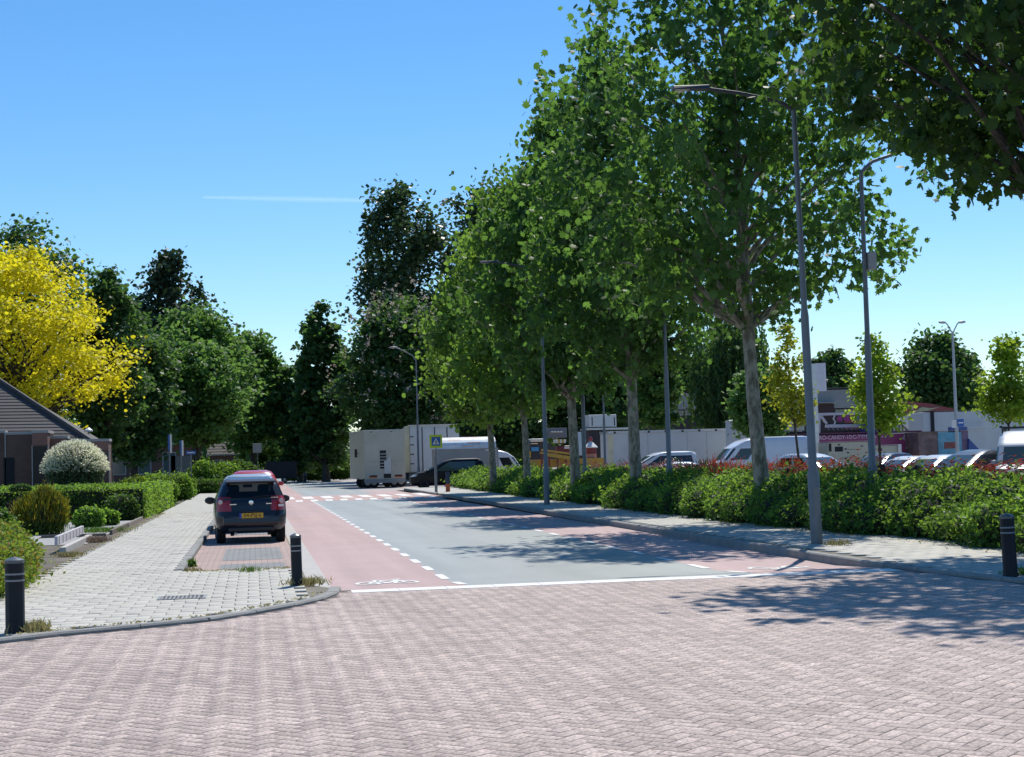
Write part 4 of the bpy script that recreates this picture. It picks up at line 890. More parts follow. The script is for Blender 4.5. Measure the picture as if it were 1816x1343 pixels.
def truck2():
    Y = 117.0; x0 = xt(727, Y); x1 = xt(815, Y); t = thing('box_truck', 'tall white box truck with hinged rear doors behind the crossing sign', 'truck', (x0, Y, -.09), R(-4)); W = x1-x0; H = zt(770, 753, Y)+.09
    obj('box', MB().box(0, W, 0, 7.5, 1.0, H-.08), M_wpanel, t, bevel=.03); obj('roof', MB().box(-.06, W+.06, -.08, 7.55, H-.08, H), mat('roof_cream', (.62, .6, .52), rough=.5), t)
    obj('side_panel', MB().box(-.35, -.01, .1, 7.4, 1.0, H-.08), M_cream2, t)
    for k in range(4):
        x = W*(k+.03)/4; obj('door_leaf', MB().box(x+.02, x+W/4-.06, -.04, -.002, 1.1, H-.22), M_wpanel, t, bevel=.01)
        obj('lock_rod', MB().tube([(x+W/4-.03, -.06, 1.05), (x+W/4-.03, -.06, H-.2)], .025, n=6), M_dark, t)
    for z in (1.6, 2.3, 3.0, 3.6): obj('hinge', MB().box(.02, .3, -.07, -.03, z, z+.07), M_dark, t)
    obj('chassis', MB().box(.1, W-.1, .2, 7.0, .6, .98), M_trim, t); wheelset(t, (.5, W-.5), .9, 5.5, .48)
truck2()
def stall():
    Y = 107.5; x0, x1 = xt(772, Y), xt(884, Y); t = thing('market_trailer', 'grey sided trailer with a curved striped canopy roof', 'trailer', (x0, Y, -.09)); W = x1-x0; zr = zt(825, 796, Y)+.09; zt_ = zt(825, 775, Y)+.09
    obj('box', MB().box(0, W, 0, 2.2, .6, zr), M_grey, t, bevel=.02)
    arc = [(1.1-1.15*math.cos(a), zr+(zt_-zr)*math.sin(a)) for a in np.linspace(0, math.pi, 12)]
    m = tex_mat('canopy_stripe', 'wall', (.75, .76, .74), (.62, .42, .34), (.5, .62, .72), .9, .22, .04, rough=.6, bump=0.0)
    obj('canopy', MB().extr_x(arc, -.02, W-.15), m, t)
    for x in (.15, W-.12): obj('edge_trim', MB().box(x-.08, x+.08, -.02, .01, .7, zr), MATS['lamp_head_grey'], t)
    for k in range(9): obj('step_mark', MB().box(W-.3, W-.14, -.03, .0, .8+k*.2, .88+k*.2), M_wpanel, t)
    obj('name_plate', MB().box(W-.9, W-.35, -.02, .01, zr-.2, zr-.06), M_wpanel, t); wheelset(t, (W*.4, W*.65), .2, 2.0, .35)
stall()
car('delivery_van', 'white van cab with sloping windscreen behind the farthest plane trunk', xt(880, 111.5), 111.5, R(-90), [(z*.93, a*.72, b*.72, c, d) for z, a, b, c, d in VAN], paint('white2', (.66, .67, .67)), 1.3, 1.95, nR=((11, 15),), group=PG2, cat='van', wr=.35)
def dark_trailer():
    Y = 165; x0, x1 = xt(470, Y), xt(526, Y); W = x1-x0; t = thing('cargo_trailer', 'low black covered trailer at the far end of the road', 'trailer', (x0, Y, -.09)); zz = zt(500, 818, Y)+.09
    obj('box', MB().box(0, W, 0, 2, .45, zz-.05), mat('black_cover', (.012, .014, .02), rough=.5), t, bevel=.03); obj('lid', MB().box(-.04, W+.04, -.04, 2.04, zz-.05, zz), MATS['black_cover'], t); wheelset(t, (W*.6,), .05, 1.9, .33)
    obj('tail_lamp', MB().box(W-.02, W+.02, -.02, .1, .9, 1.1), M_tail, t)
dark_trailer()

# ================================================================== FAIRGROUND AND BUILDINGS ON THE RIGHT
def P3(px, py, Y): return at(px, py, Y)
def boxpx(name, t, px0, px1, py0, py1, Y, d, m, dy=0, bevel=0.0, ref=None):
    """a box whose front face spans the given outline at depth Y, relative to the thing's origin"""
    a, b = at(px0, py1, Y), at(px1, py0, Y); l = t.location
    return obj(name, MB().box(a[0]-l.x, b[0]-l.x, Y+dy-l.y, Y+dy+d-l.y, a[2]-l.z, b[2]-l.z), m, t, bevel=bevel)
def base(name, label, cat, px, Y): return thing(name, label, cat, (xt(px, Y), Y, -.12))
# long white trailer
t = base('box_trailer', 'long low white trailer with a pale roof rail behind the parked cars', 'trailer', 1190, 106)
a0, a1 = xt(1079, 106)-t.location.x, xt(1316, 106)-t.location.x; zz = zt(1190, 766, 106)+.12
obj('box', MB().box(a0, a1, 0, 2.5, .7, zz), M_wpanel, t, bevel=.03); obj('roof_rail', MB().box(a0-.03, a1+.03, -.05, 2.55, zz, zz+.14), M_alu, t); obj('door_end', MB().box(a0-.02, a0+.35, -.03, -.001, .8, zz-.1), M_cream2, t)
for k in range(7): obj('roof_clip', MB().box(a0+.4+k*1.2, a0+.55+k*1.2, -.09, -.05, zz-.03, zz+.1), M_trim, t)
for k in range(6): obj('panel_seam', MB().box(a0+1.4*(k+1)-.012, a0+1.4*(k+1)+.012, -.006, 0, .75, zz-.02), M_grey, t)
obj('skirt', MB().box(a0+.2, a1-.2, .1, 2.4, .4, .7), M_trim, t); wheelset(t, (a1-2.2, a1-1.2, a0+1.5), .12, 2.3, .4)
# raised white cabin with dark front
t = base('ticket_cabin', 'white box cabin set on a dark panelled base left of the long trailer', 'cabin', 1068, 112)
boxpx('upper_box', t, 1045, 1093, 735, 758, 112, 2.2, M_wpanel, bevel=.03); boxpx('ledge', t, 1040, 1122, 758, 763, 112, 2.4, M_alu, dy=-.1); boxpx('dark_base', t, 1046, 1076, 763, 825, 112, 2.0, mat('dark_panels', (.05, .04, .045), rough=.6), dy=.2)
for k in range(6): boxpx('batten', t, 1047+k*5, 1048.2+k*5, 764, 822, 112, .03, M_trim, dy=.165)
for x in (1049.5, 1089): boxpx('corner_slot', t, x, x+1.2, 740, 755, 112, .02, M_dark, dy=-.015)
# carousel kiosk with white conical roof
t = base('kiosk', 'small red kiosk with white conical roof and red ball on top', 'kiosk', 1048, 100); zr = zt(1048, 793, 100)+.12; zk = zt(1048, 784, 100)+.12; ze = zt(1048, 776, 100)+.12
M_maroon = mat('maroon', (.19, .03, .04), rough=.5, var=.1); M_ylw = mat('ride_yellow', (.55, .30, .03), rough=.45, var=.12, scale=3); M_wr = mat('ride_white', (.72, .70, .66), rough=.5)
obj('drum', MB().lathe([(.34, .6), (.36, 1.5), (.36, zr-.05)], n=16), M_maroon, t, smooth=True); cn = MB(); cn.lathe([(.46, zr-.06), (.46, zr), (.12, zk), (.05, zk+.05)], n=12); obj('roof', cn, M_wr, t)
bl = MB(); bl.lathe([(.02, 0), (.12, .06), (.15, .16), (.1, .27), (.01, .3)], n=12); bl.v = [(v[0], v[1], v[2]+zk+.03) for v in bl.v]; obj('ball', bl, M_tail, t, smooth=True); obj('band', MB().lathe([(.365, 1.75), (.365, 2.0)], n=16), mat('kiosk_pink', (.5, .25, .2), rough=.5), t)
obj('plinth', MB().box(-.6, .6, -.5, .5, 0, .6), M_ylw, t)
# fairground ride with yellow track rails, striped canopy
t = base('fairground_ride', 'low fairground ride with yellow rails and a striped car canopy', 'ride', 985, 98)
lx = t.location.x
for (p, q, r, s) in ((960, 798, 1022, 806), (958, 803, 1020, 812), (966, 807, 1018, 815)):
    a, b = at(p, q, 98), at(r, s, 98); obj('rail', MB().beam((a[0]-lx, .0, a[2]+.12), (b[0]-lx, .3, b[2]+.12), .12, .12), M_ylw, t)
for px in (962, 975, 990, 1005, 1018): a = at(px, 806, 98); obj('rail_post', MB().box(a[0]-lx-.05, a[0]-lx+.05, .2, .3, 0, a[2]+.12), M_maroon, t)
boxpx('platform', t, 955, 1075, 812, 830, 98, 3, M_ylw, dy=.5)
boxpx('front_board', t, 983, 1016, 757, 776, 98, .3, mat('ride_board', (.16, .17, .2), rough=.6), dy=2)
for k in range(4): boxpx('light_bulb_panel', t, 987+k*5.5, 991+k*5.5, 763.5, 766, 98, .1, M_wr, dy=1.85)
for k in range(5): boxpx('canopy_stripe', t, 989+k*3.6, 992.4+k*3.6, 779, 785.5, 98, .9, M_wr if k % 2 == 0 else M_ylw, dy=.6)
boxpx('ride_car', t, 992, 1018, 790, 805, 98, .9, M_maroon, dy=.7, bevel=.08); boxpx('car_seat', t, 1004, 1013, 792, 796, 98, .3, M_wr, dy=.55); a = at(994, 795, 98); obj('pole', MB().beam((a[0]-lx-.12, .6, a[2]-.3), (a[0]-lx+.35, .6, a[2]-1.1), .08, .08), M_ylw, t)
t = base('fairground_ride', 'blue and white ride unit just right of the white van cab', 'ride', 950, 104)
boxpx('body', t, 941, 968, 780, 822, 104, 2, mat('ride_navy', (.03, .035, .05), rough=.5)); boxpx('blue_panel', t, 942, 955, 793, 800.5, 104, .1, mat('ride_blue', (.05, .30, .62), rough=.35), dy=-.12); boxpx('white_canopy', t, 940, 966, 778, 784, 104, 1.2, M_wr, dy=-.4, bevel=.05); boxpx('white_strip', t, 941, 953, 786, 788, 104, .1, M_wr, dy=-.12)
boxpx('amber_trim', t, 936, 941, 800, 812, 104, .3, M_ylw, dy=-.1)
t = base('menu_board', 'narrow pale board standing behind the third lamp post', 'board', 1029, 99); boxpx('panel', t, 1025, 1031, 766, 808, 99, .1, mat('pale_blue', (.5, .6, .68), rough=.5)); boxpx('foot', t, 1024, 1032, 808, 826, 99, .4, M_trim)
# caravan with folded awnings
t = base('caravan', 'white fairground caravan with folded awnings above the panel van', 'caravan', 1370, 100); lx, ly = t.location.x, 100
zt0 = zt(1395, 728, 100)+.12; x0, xm, x1 = xt(1312, 100)-lx, xt(1362, 100)-lx, xt(1424, 100)-lx; zl = zt(1312, 745, 100)+.12
obj('body', MB().box(xm, x1, 0, 3, .6, zt0), M_wpanel, t, bevel=.04)
obj('side_wing', MB().add([(x0, 1.5, .6), (xm-.02, 0, .6), (xm-.02, 3, .6), (x0, 3, .6), (x0, 1.5, zl), (xm-.02, 0, zt0-.1), (xm-.02, 3, zt0-.1), (x0, 3, zl)], [(3, 2, 1, 0), (4, 5, 6, 7), (0, 1, 5, 4), (1, 2, 6, 5), (2, 3, 7, 6), (3, 0, 4, 7)]), M_wpanel, t)
boxpx('window', t, 1328, 1336, 752, 772, 100, .1, M_dark, dy=.62); boxpx('awning_roll', t, 1371, 1422, 740, 746, 100, .5, M_wr, dy=-.5, bevel=.08); boxpx('awning_roll', t, 1374, 1422, 747, 753, 100, .6, M_wr, dy=-.6, bevel=.08); boxpx('awning_front', t, 1370, 1424, 753, 765, 100, .1, M_wpanel, dy=-.25); boxpx('counter_gap', t, 1376, 1426, 766, 772, 100, .1, M_dark, dy=-.1); boxpx('vent', t, 1365, 1367.5, 731, 733.5, 100, .05, M_dark, dy=-.03)
wheelset(t, (xm+.8, x1-.8), .2, 2.6, .4)
# pink sweets trailer
t = base('sweet_trailer', 'magenta fairground trailer with a white lettered fascia', 'trailer', 1530, 92); lx = t.location.x
M_mag = mat('magenta', (.30, .045, .14), rough=.45, var=.1, scale=1.5, dirt=((.42, .10, .16), .7, .52, .7))
boxpx('body', t, 1426, 1632, 768, 812, 92, 2.4, M_mag, bevel=.03); boxpx('roof_edge', t, 1424, 1634, 766, 769, 92, 2.6, mat('fascia_dark', (.12, .02, .06), rough=.5), dy=-.08); boxpx('skirt', t, 1428, 1630, 812, 824, 92, 2.2, M_trim, dy=.1)
c = at(1490, 776, 92); o = obj('fascia_text', text_mesh('EURO-CANDY-1DC-TYM', .34, mat('letter_pink', (.62, .42, .52), rough=.5), 'fascia_text', .01, True), None, t); o.rotation_euler = (R(90), 0, 0); o.location = (c[0]-lx, -.02, c[2]+.12); o.scale = (.92, 1, 1)
for k in range(5): boxpx('fascia_lamp', t, 1545+k*6, 1547+k*6, 774, 776, 92, .06, M_wr, dy=-.06)
fl = MB(); c = at(1608, 780, 92)
for a in range(5):
    an = 1.57+(a-2)*.55; fl.add([(c[0]-lx, -.02, c[2]-.02), (c[0]-lx+.3*math.cos(an+.18), -.02, c[2]+.12+.3*math.sin(an+.18)), (c[0]-lx+.38*math.cos(an), -.02, c[2]+.12+.38*math.sin(an)), (c[0]-lx+.3*math.cos(an-.18), -.02, c[2]+.12+.3*math.sin(an-.18))], [(0, 1, 2, 3)])
obj('flower_print', fl, mat('letter_lilac', (.55, .48, .62), rough=.5), t)
gs = MB(); c = at(1627, 782, 92)
for dx, dz, r in ((0, .1, .2), (.12, .3, .15), (-.1, -.15, .18), (.1, -.3, .1), (-.22, .05, .1)): gs.add([(c[0]-lx+dx+r*math.cos(q*.785), -.021, c[2]+.12+dz+r*math.sin(q*.785)) for q in range(8)], [tuple(range(8))])
obj('yellow_print', gs, mat('print_yellow', (.42, .40, .08), rough=.5), t)
wheelset(t, (-1, 0), .2, 2.3, .38)
# white truss with folded seats on top of the rear transport
t = base('ride_transport', 'white truss frame of pink and blue ride seats above the magenta trailer', 'ride', 1500, 97); lx = t.location.x
def bp(a, b, w=.12, m=M_wr, name='truss_bar', y=0): A, B = at(*a, 97), at(*b, 97); obj(name, MB().beam((A[0]-lx, y, A[2]+.12), (B[0]-lx, y, B[2]+.12), w, w), m, t)
bp((1451, 735), (1545, 733), .16); bp((1452, 734), (1451, 768), .2); bp((1456, 738), (1466, 752), .14); bp((1462, 752), (1545, 751), .08, M_trim); bp((1464, 756), (1545, 755), .2); boxpx('deck', t, 1450, 1560, 762, 830, 97, 2, M_trim, dy=.3)
for k, (px, m_) in enumerate(((1489, 'p'), (1501, 'p'), (1518, 'b'), (1530, 'b'))):
    mm = mat('seat_pink', (.42, .05, .22), rough=.45) if m_ == 'p' else mat('seat_blue', (.03, .22, .48), rough=.45); c = at(px, 743, 97); s = MB(); s.lathe([(.02, -.06), (.17, -.05), (.19, 0), (.17, .06), (.02, .08)], n=14); s.v = [(c[0]-lx+v[0], v[2]-.05, c[2]+.12+v[1]*1.05) for v in s.v]; obj('seat', s, mm, t, smooth=True)
for k in range(9): a = 1466+k*8; bp((a, 757), (a+5, 763), .06, M_grey, 'ramp_slat')
sc_ = MB(); c = at(1478, 745, 97)
sc_.tube([(c[0]-lx, -.05, c[2]-.2), (c[0]-lx+.12, -.05, c[2]), (c[0]-lx-.02, -.05, c[2]+.2), (c[0]-lx+.1, -.05, c[2]+.42)], .05, n=6); obj('scroll', sc_, M_wr, t, smooth=True)
t = base('covered_load', 'load wrapped in deep blue tarpaulin behind the lime young tree', 'tarpaulin', 1560, 95); lx = t.location.x
a, b = at(1542, 745, 95), at(1578, 745, 95); w0, w1 = a[0]-lx, b[0]-lx; zz = a[2]+.12
obj('tarpaulin', MB().add([(w0, 0, .8), (w1+.1, 0, .8), (w1+.1, 1.8, .8), (w0, 1.8, .8), (w0+.02, .05, zz-.1), (w1-.15, .05, zz), (w1-.2, 1.7, zz), (w0+.02, 1.7, zz-.1)], [(3, 2, 1, 0), (4, 5, 6, 7), (0, 1, 5, 4), (1, 2, 6, 5), (2, 3, 7, 6), (3, 0, 4, 7)]), mat('tarp_blue', (.012, .025, .22), rough=.5, var=.15, scale=2, bump=.3, bscale=6), t, bevel=.06)
for k in range(2): boxpx('strap', t, 1560.5+k*5, 1562+k*5, 752, 766, 95, .02, M_wr, dy=-.03)
obj('pallet', MB().box(w0, w1, .1, 1.7, 0, .8), M_trim, t)
# cream generator trailers
M_gen = mat('generator_cream', (.50, .47, .36), rough=.5, var=.06, scale=1.5)
t = base('generator', 'cream generator unit with a dark side window behind the silver estate', 'generator', 1508, 84)
boxpx('housing', t, 1470, 1547, 783, 826, 84, 1.6, M_gen, bevel=.03); boxpx('roof_lip', t, 1468, 1549, 781.5, 784, 84, 1.8, M_wr, dy=-.08); boxpx('window', t, 1480.5, 1495, 792, 801.5, 84, .1, M_dark, dy=-.02, bevel=.03); boxpx('end_frame', t, 1470, 1474, 787, 801, 84, .06, M_dark, dy=-.02)
for p, q in ((1486, 788), (1498, 795.5), (1527, 790.5), (1502, 802), (1498, 812)): boxpx('latch', t, p, p+3.4, q, q+2, 84, .04, M_dark, dy=-.03)
boxpx('printed_line', t, 1503, 1527, 796.4, 797.6, 84, .02, M_black, dy=-.012)
t = base('generator', 'smaller cream cabinet right of the generator behind the sapling trunk', 'generator', 1572, 86); boxpx('housing', t, 1550, 1596, 790, 826, 86, 1.4, M_gen, bevel=.03); boxpx('roof_lip', t, 1549, 1597, 788.5, 790.5, 86, 1.5, M_wr, dy=-.05); boxpx('corner_post', t, 1593, 1597, 788, 826, 86, .1, M_wr, dy=-.12); boxpx('red_print', t, 1557, 1564, 795, 801, 86, .02, M_maroon, dy=-.012)
# painted wagon
t = base('painted_wagon', 'fairground wagon with blue and brown painted panels behind parked cars', 'wagon', 1680, 90)
boxpx('brown_panel', t, 1630, 1664, 766, 812, 90, 2, mat('mural_brown', (.16, .10, .09), rough=.55, var=.5, scale=2.5, dirt=((.3, .2, .2), 1.6, .5, .8)), bevel=.02)
boxpx('blue_panel', t, 1664, 1704, 766, 806, 90, 2, mat('mural_blue', (.12, .34, .46), rough=.5, var=.35, scale=2, dirt=((.45, .5, .52), 1.3, .52, .8)), dy=-.05, bevel=.02); boxpx('red_mural', t, 1674, 1698, 784, 796, 90, .03, mat('mural_red', (.26, .07, .06), rough=.5, var=.5, scale=5), dy=-.09, bevel=.06)
boxpx('purple_panel', t, 1704, 1718, 764, 800, 90, 1.6, mat('mural_purple', (.18, .12, .2), rough=.5, var=.4, scale=3), dy=.1); boxpx('blue_header', t, 1684, 1714, 757, 764, 90, .3, mat('header_blue', (.05, .10, .30), rough=.5), dy=-.1); boxpx('cornice', t, 1626, 1720, 763.5, 766, 90, 2.2, M_maroon, dy=-.1); boxpx('base', t, 1630, 1716, 812, 826, 90, 2, M_trim, dy=.15)
wd = MB(); a, b, c = at(1717, 800, 90), at(1738, 800, 90), at(1717, 778, 90); lx = t.location.x
obj('blue_ramp', MB().extr_y([(a[0]-lx, a[2]+.12), (b[0]-lx, b[2]+.12), (c[0]-lx, c[2]+.12)], -.1, 1.0), MATS['header_blue'], t)
# white trailers at the back right
t = base('box_trailer', 'white trailer with a slatted stair side below the maroon fairground front', 'trailer', 1610, 104); boxpx('body', t, 1578, 1642, 736, 812, 104, 2.5, M_wpanel, bevel=.03)
for k in range(5): boxpx('stair_baluster', t, 1582+k*6, 1582.8+k*6, 738+k*5.2, 766, 104, .05, M_trim, dy=-.07)
a, b = at(1580, 738, 104), at(1613, 766, 104); obj('stair_rail', MB().beam((a[0]-t.location.x, -.05, a[2]+.12), (b[0]-t.location.x, -.05, b[2]+.12), .05, .05), M_trim, t); boxpx('base', t, 1580, 1640, 812, 822, 104, 2.2, M_trim, dy=.1)
t = base('box_trailer', 'tall white trailer behind the blue sign and double lamp', 'trailer', 1720, 100); boxpx('body', t, 1640, 1750, 729, 812, 100, 2.5, M_wpanel, bevel=.03); boxpx('roof_rim', t, 1639, 1751, 726.5, 729, 100, 2.6, M_wr, dy=-.05); boxpx('dark_post', t, 1651, 1655, 730, 766, 100, .1, M_dark, dy=-.12); boxpx('lower_edge', t, 1702, 1812, 756.5, 758.5, 100, .2, M_wr, dy=-.5); boxpx('base', t, 1642, 1748, 812, 820, 100, 2.2, M_trim, dy=.1)
t = base('box_trailer', 'white trailer cut by the right edge of the picture', 'trailer', 1800, 103); boxpx('body', t, 1752, 1900, 727, 810, 103, 2.5, M_wpanel, bevel=.03); boxpx('roof_rim', t, 1751, 1902, 724, 727, 103, 2.6, M_wr, dy=-.05); boxpx('dark_slot', t, 1808, 1810.5, 735, 752, 103, .05, M_dark, dy=-.04); boxpx('base', t, 1755, 1890, 810, 820, 103, 2.2, M_trim, dy=.1)
# maroon arch front of a ride
t = base('fairground_arch', 'maroon arched fairground front with a cream scroll sign', 'ride', 1640, 112); lx = t.location.x; pts = []
for px, py in ((1500, 735), (1530, 724), (1575, 712), (1610, 712), (1650, 716), (1695, 726), (1695, 760), (1500, 760)): a = at(px, py, 112); pts.append((a[0]-lx, a[2]+.12))
obj('arch_board', MB().extr_y(pts[::-1], 0, .3), M_maroon, t)
sg = []
for px, py in ((1576, 722), (1590, 717.5), (1606, 717.5), (1620, 721), (1619, 727), (1606, 723.5), (1590, 723.5), (1577, 728)): a = at(px, py, 112); sg.append((a[0]-lx, a[2]+.12))
obj('scroll_sign', MB().extr_y(sg[::-1], -.06, 0), mat('scroll_cream', (.48, .40, .26), rough=.5), t)
c = at(1598, 720.7, 112); o = obj('scroll_text', text_mesh('M.V. Sisters Mix', .2, M_maroon, 'scroll_text', .004), None, t); o.rotation_euler = (R(90), 0, 0); o.location = (c[0]-lx, -.07, c[2]+.12)
lf = [];
for px, py in ((1622, 730), (1634, 722), (1650, 724), (1668, 722), (1640, 730), (1630, 733)): a = at(px, py, 112); lf.append((a[0]-lx, a[2]+.12))
obj('leaf_ornament', MB().extr_y(lf[::-1], -.05, 0), mat('ornament_green', (.30, .32, .20), rough=.5), t); 
for px in (1540, 1600, 1660): boxpx('support', t, px, px+4, 758, 830, 112, .2, M_trim, dy=.05)
# banner flag
t = base('banner_flag', 'tall white banner with grey print beside the first lamp pole', 'flag', 1448, 88); lx = t.location.x
boxpx('pole', t, 1446.3, 1447.6, 645, 830, 88, .05, M_alu); fb = MB(); a, b = at(1448, 694, 88), at(1463.5, 644, 88); nx = 8
for i in range(nx):
    u0, u1 = i/nx, (i+1)/nx; f_ = lambda u: (a[0]-lx+(b[0]-a[0])*u, .06*math.sin(u*5)); p, q = f_(u0), f_(u1)
    fb.add([(p[0], p[1], a[2]+.12), (q[0], q[1], a[2]+.12), (q[0], q[1], b[2]+.12), (p[0], p[1], b[2]+.12)], [(0, 1, 2, 3)])
o = obj('cloth', fb, mat('banner_white', (.66, .64, .68), rough=.7, var=.05, scale=3, dirt=((.35, .33, .45), 3.5, .58, .8)), t); sm = o.modifiers.new('solid', 'SOLIDIFY'); sm.thickness = .01
# flat roofed buildings
M_bgrey = mat('facade_grey', (.34, .35, .34), rough=.75, var=.06, scale=.5); M_bdark = mat('facade_dark', (.05, .045, .05), rough=.7); M_bwin = mat('window_pane', (.10, .14, .15), rough=.1, spec=.7); M_bframe = mat('window_frame', (.45, .46, .46), rough=.5)
def building(label, px0, px1, ptop, pm, Y, seams):
    t = base('flat_building', label, 'building', (px0+px1)/2, Y)
    boxpx('upper_wall', t, px0, px1, ptop, pm-9, Y, 9, M_bgrey); boxpx('roof_edge', t, px0-1, px1+1, ptop-2.5, ptop, Y, 9.4, MATS['box_grey'], dy=-.2); boxpx('lower_wall', t, px0, px1, pm, 826, Y, 9, M_bdark, dy=.05); boxpx('window_band_sill', t, px0, px1, pm-1, pm, Y, .3, M_bframe, dy=-.05)
    n = seams
    for k in range(n):
        a = px0+(px1-px0)*k/n; b = px0+(px1-px0)*(k+1)/n; wf = boxpx('window', t, a+.8, b-.8, pm-9, pm-1, Y, .1, M_bwin, dy=.12)
        l = t.location; A, B = at(a, pm-1, Y), at(a+1.4, pm-9, Y); obj('window_frame', MB().box(A[0]-l.x, B[0]-l.x, -.02, .2, A[2]-l.z, B[2]-l.z), M_bframe, t)
building('flat grey building with a window strip behind the long white trailer', 1138, 1245, 697, 737, 135, 5)
building('flat grey building with a dark doorway right of the first lamp pole', 1398, 1545, 690, 735, 125, 7)
boxpx('door', t if False else bpy.data.objects['flat_building.001'], 1450, 1478, 717, 745, 125, .1, mat('door_brown', (.05, .03, .035), rough=.6), dy=-.15); boxpx('awning', bpy.data.objects['flat_building.001'], 1388, 1478, 714.5, 717, 125, 1.2, M_bframe, dy=-1.2)
building('dark low building between the chestnut and the ride', 990, 1140, 748, 775, 138, 6)

# ================================================================== road signs
def zebra_sign():
    Y = 79.5; c = at(773, 783, Y); t = thing('crossing_sign', 'square blue pedestrian crossing sign with a yellow-green border', 'road sign', (c[0], Y, .03)); z = c[2]-.03
    obj('post', MB().tube([(0, .03, -.05), (0, .03, z+.2)], .03, n=8), M_pole, t); obj('border', MB().box(-.32, .32, -.02, .01, z-.33, z+.33), mat('fluor_border', (.55, .68, .02), rough=.4), t, bevel=.01)
    obj('blue_field', MB().box(-.22, .22, -.026, -.019, z-.22, z+.22), MATS['sign_blue'], t)
    obj('triangle', MB().add([(-.17, -.03, z-.15), (.17, -.03, z-.15), (0, -.03, z+.17)], [(0, 1, 2)]), MATS['sign_white'], t)
    w_ = MB(); w_.add([(-.015, -.034, z-.1), (.03, -.034, z-.1), (.05, -.034, z+.02), (-.03, -.034, z+.03)], [(0, 1, 2, 3)]); w_.add([(.02*math.cos(q)+.005, -.034, z+.06+.02*math.sin(q)) for q in np.linspace(0, 6.28, 9)[:-1]], [tuple(range(8))]); w_.add([(-.06, -.034, z-.13), (-.03, -.034, z-.13), (.02, -.034, z-.05), (0, -.034, z-.05)], [(0, 1, 2, 3)]); obj('walking_figure', w_, M_black, t)
    return t
zebra_sign()
t = thing('post_marker', 'dark slim post with orange foot beside the crossing sign post', 'bollard', (at(778, 850, 86)[0]+.25, 84.0, .03)); obj('upper', MB().lathe([(.11, .42), (.11, 1.0), (.09, 1.05)], n=12), mat('marker_blue', (.02, .03, .07), rough=.5), t, smooth=True); obj('lower', MB().lathe([(.12, -.05), (.12, .42)], n=12), mat('marker_orange', (.40, .09, .03), rough=.6), t, smooth=True)
t = thing('sign_post', 'thin grey post standing just left of the orange footed post', 'post', (at(772, 850, 84)[0], 84, .03)); obj('pole', MB().tube([(0, 0, -.05), (0, 0, 1.9)], .045, n=8), M_pole, t)
t = thing('square_sign', 'back of a square grey road sign on a thin pole at the road end', 'road sign', (at(456, 800, 140)[0], 140, -.09)); z = zt(456, 795, 140)+.09; obj('panel', MB().box(-.38, .38, -.02, .02, z-.4, z+.4), mat('sign_back', (.33, .35, .36), rough=.5, metal=.3), t, bevel=.02); obj('pole', MB().tube([(.02, .05, -.05), (.02, .05, z+.3)], .035, n=8), M_pole, t)
def name_sign(px, py, Y, label, w_, h_, base_px, m='sign_blue', edge=False):
    c = at(px, py, Y); t = thing('street_name_sign', label, 'road sign', (c[0], Y, .0)); z = c[2]
    p = obj('panel', MB().box(-w_/2, w_/2, -.02, .02, z-h_/2, z+h_/2), MATS[m], t); obj('pole', MB().tube([(0, .06, -.05), (0, .06, z+h_/2)], .035, n=8), M_pole, t)
    if edge: obj('white_strip', MB().box(w_/2-.02, w_/2+.07, -.03, .03, z-h_/2-.12, z+h_/2), MATS['sign_white'], t)
    else: obj('lettering', MB().box(-w_*.36, w_*.36, -.024, -.0205, z-h_*.12, z+h_*.14), MATS['sign_white'], t)
name_sign(300, 785, 82, 'tall narrow blue and white sign on a thin post by the posts', .12, .82, 885, edge=True)
name_sign(321, 793, 88, 'narrow blue sign seen nearly edge on beside the taller sign', .12, .72, 885, edge=True)
name_sign(338.5, 803, 92, 'small horizontal blue street sign on a pole above the bushes', .55, .2, 870)

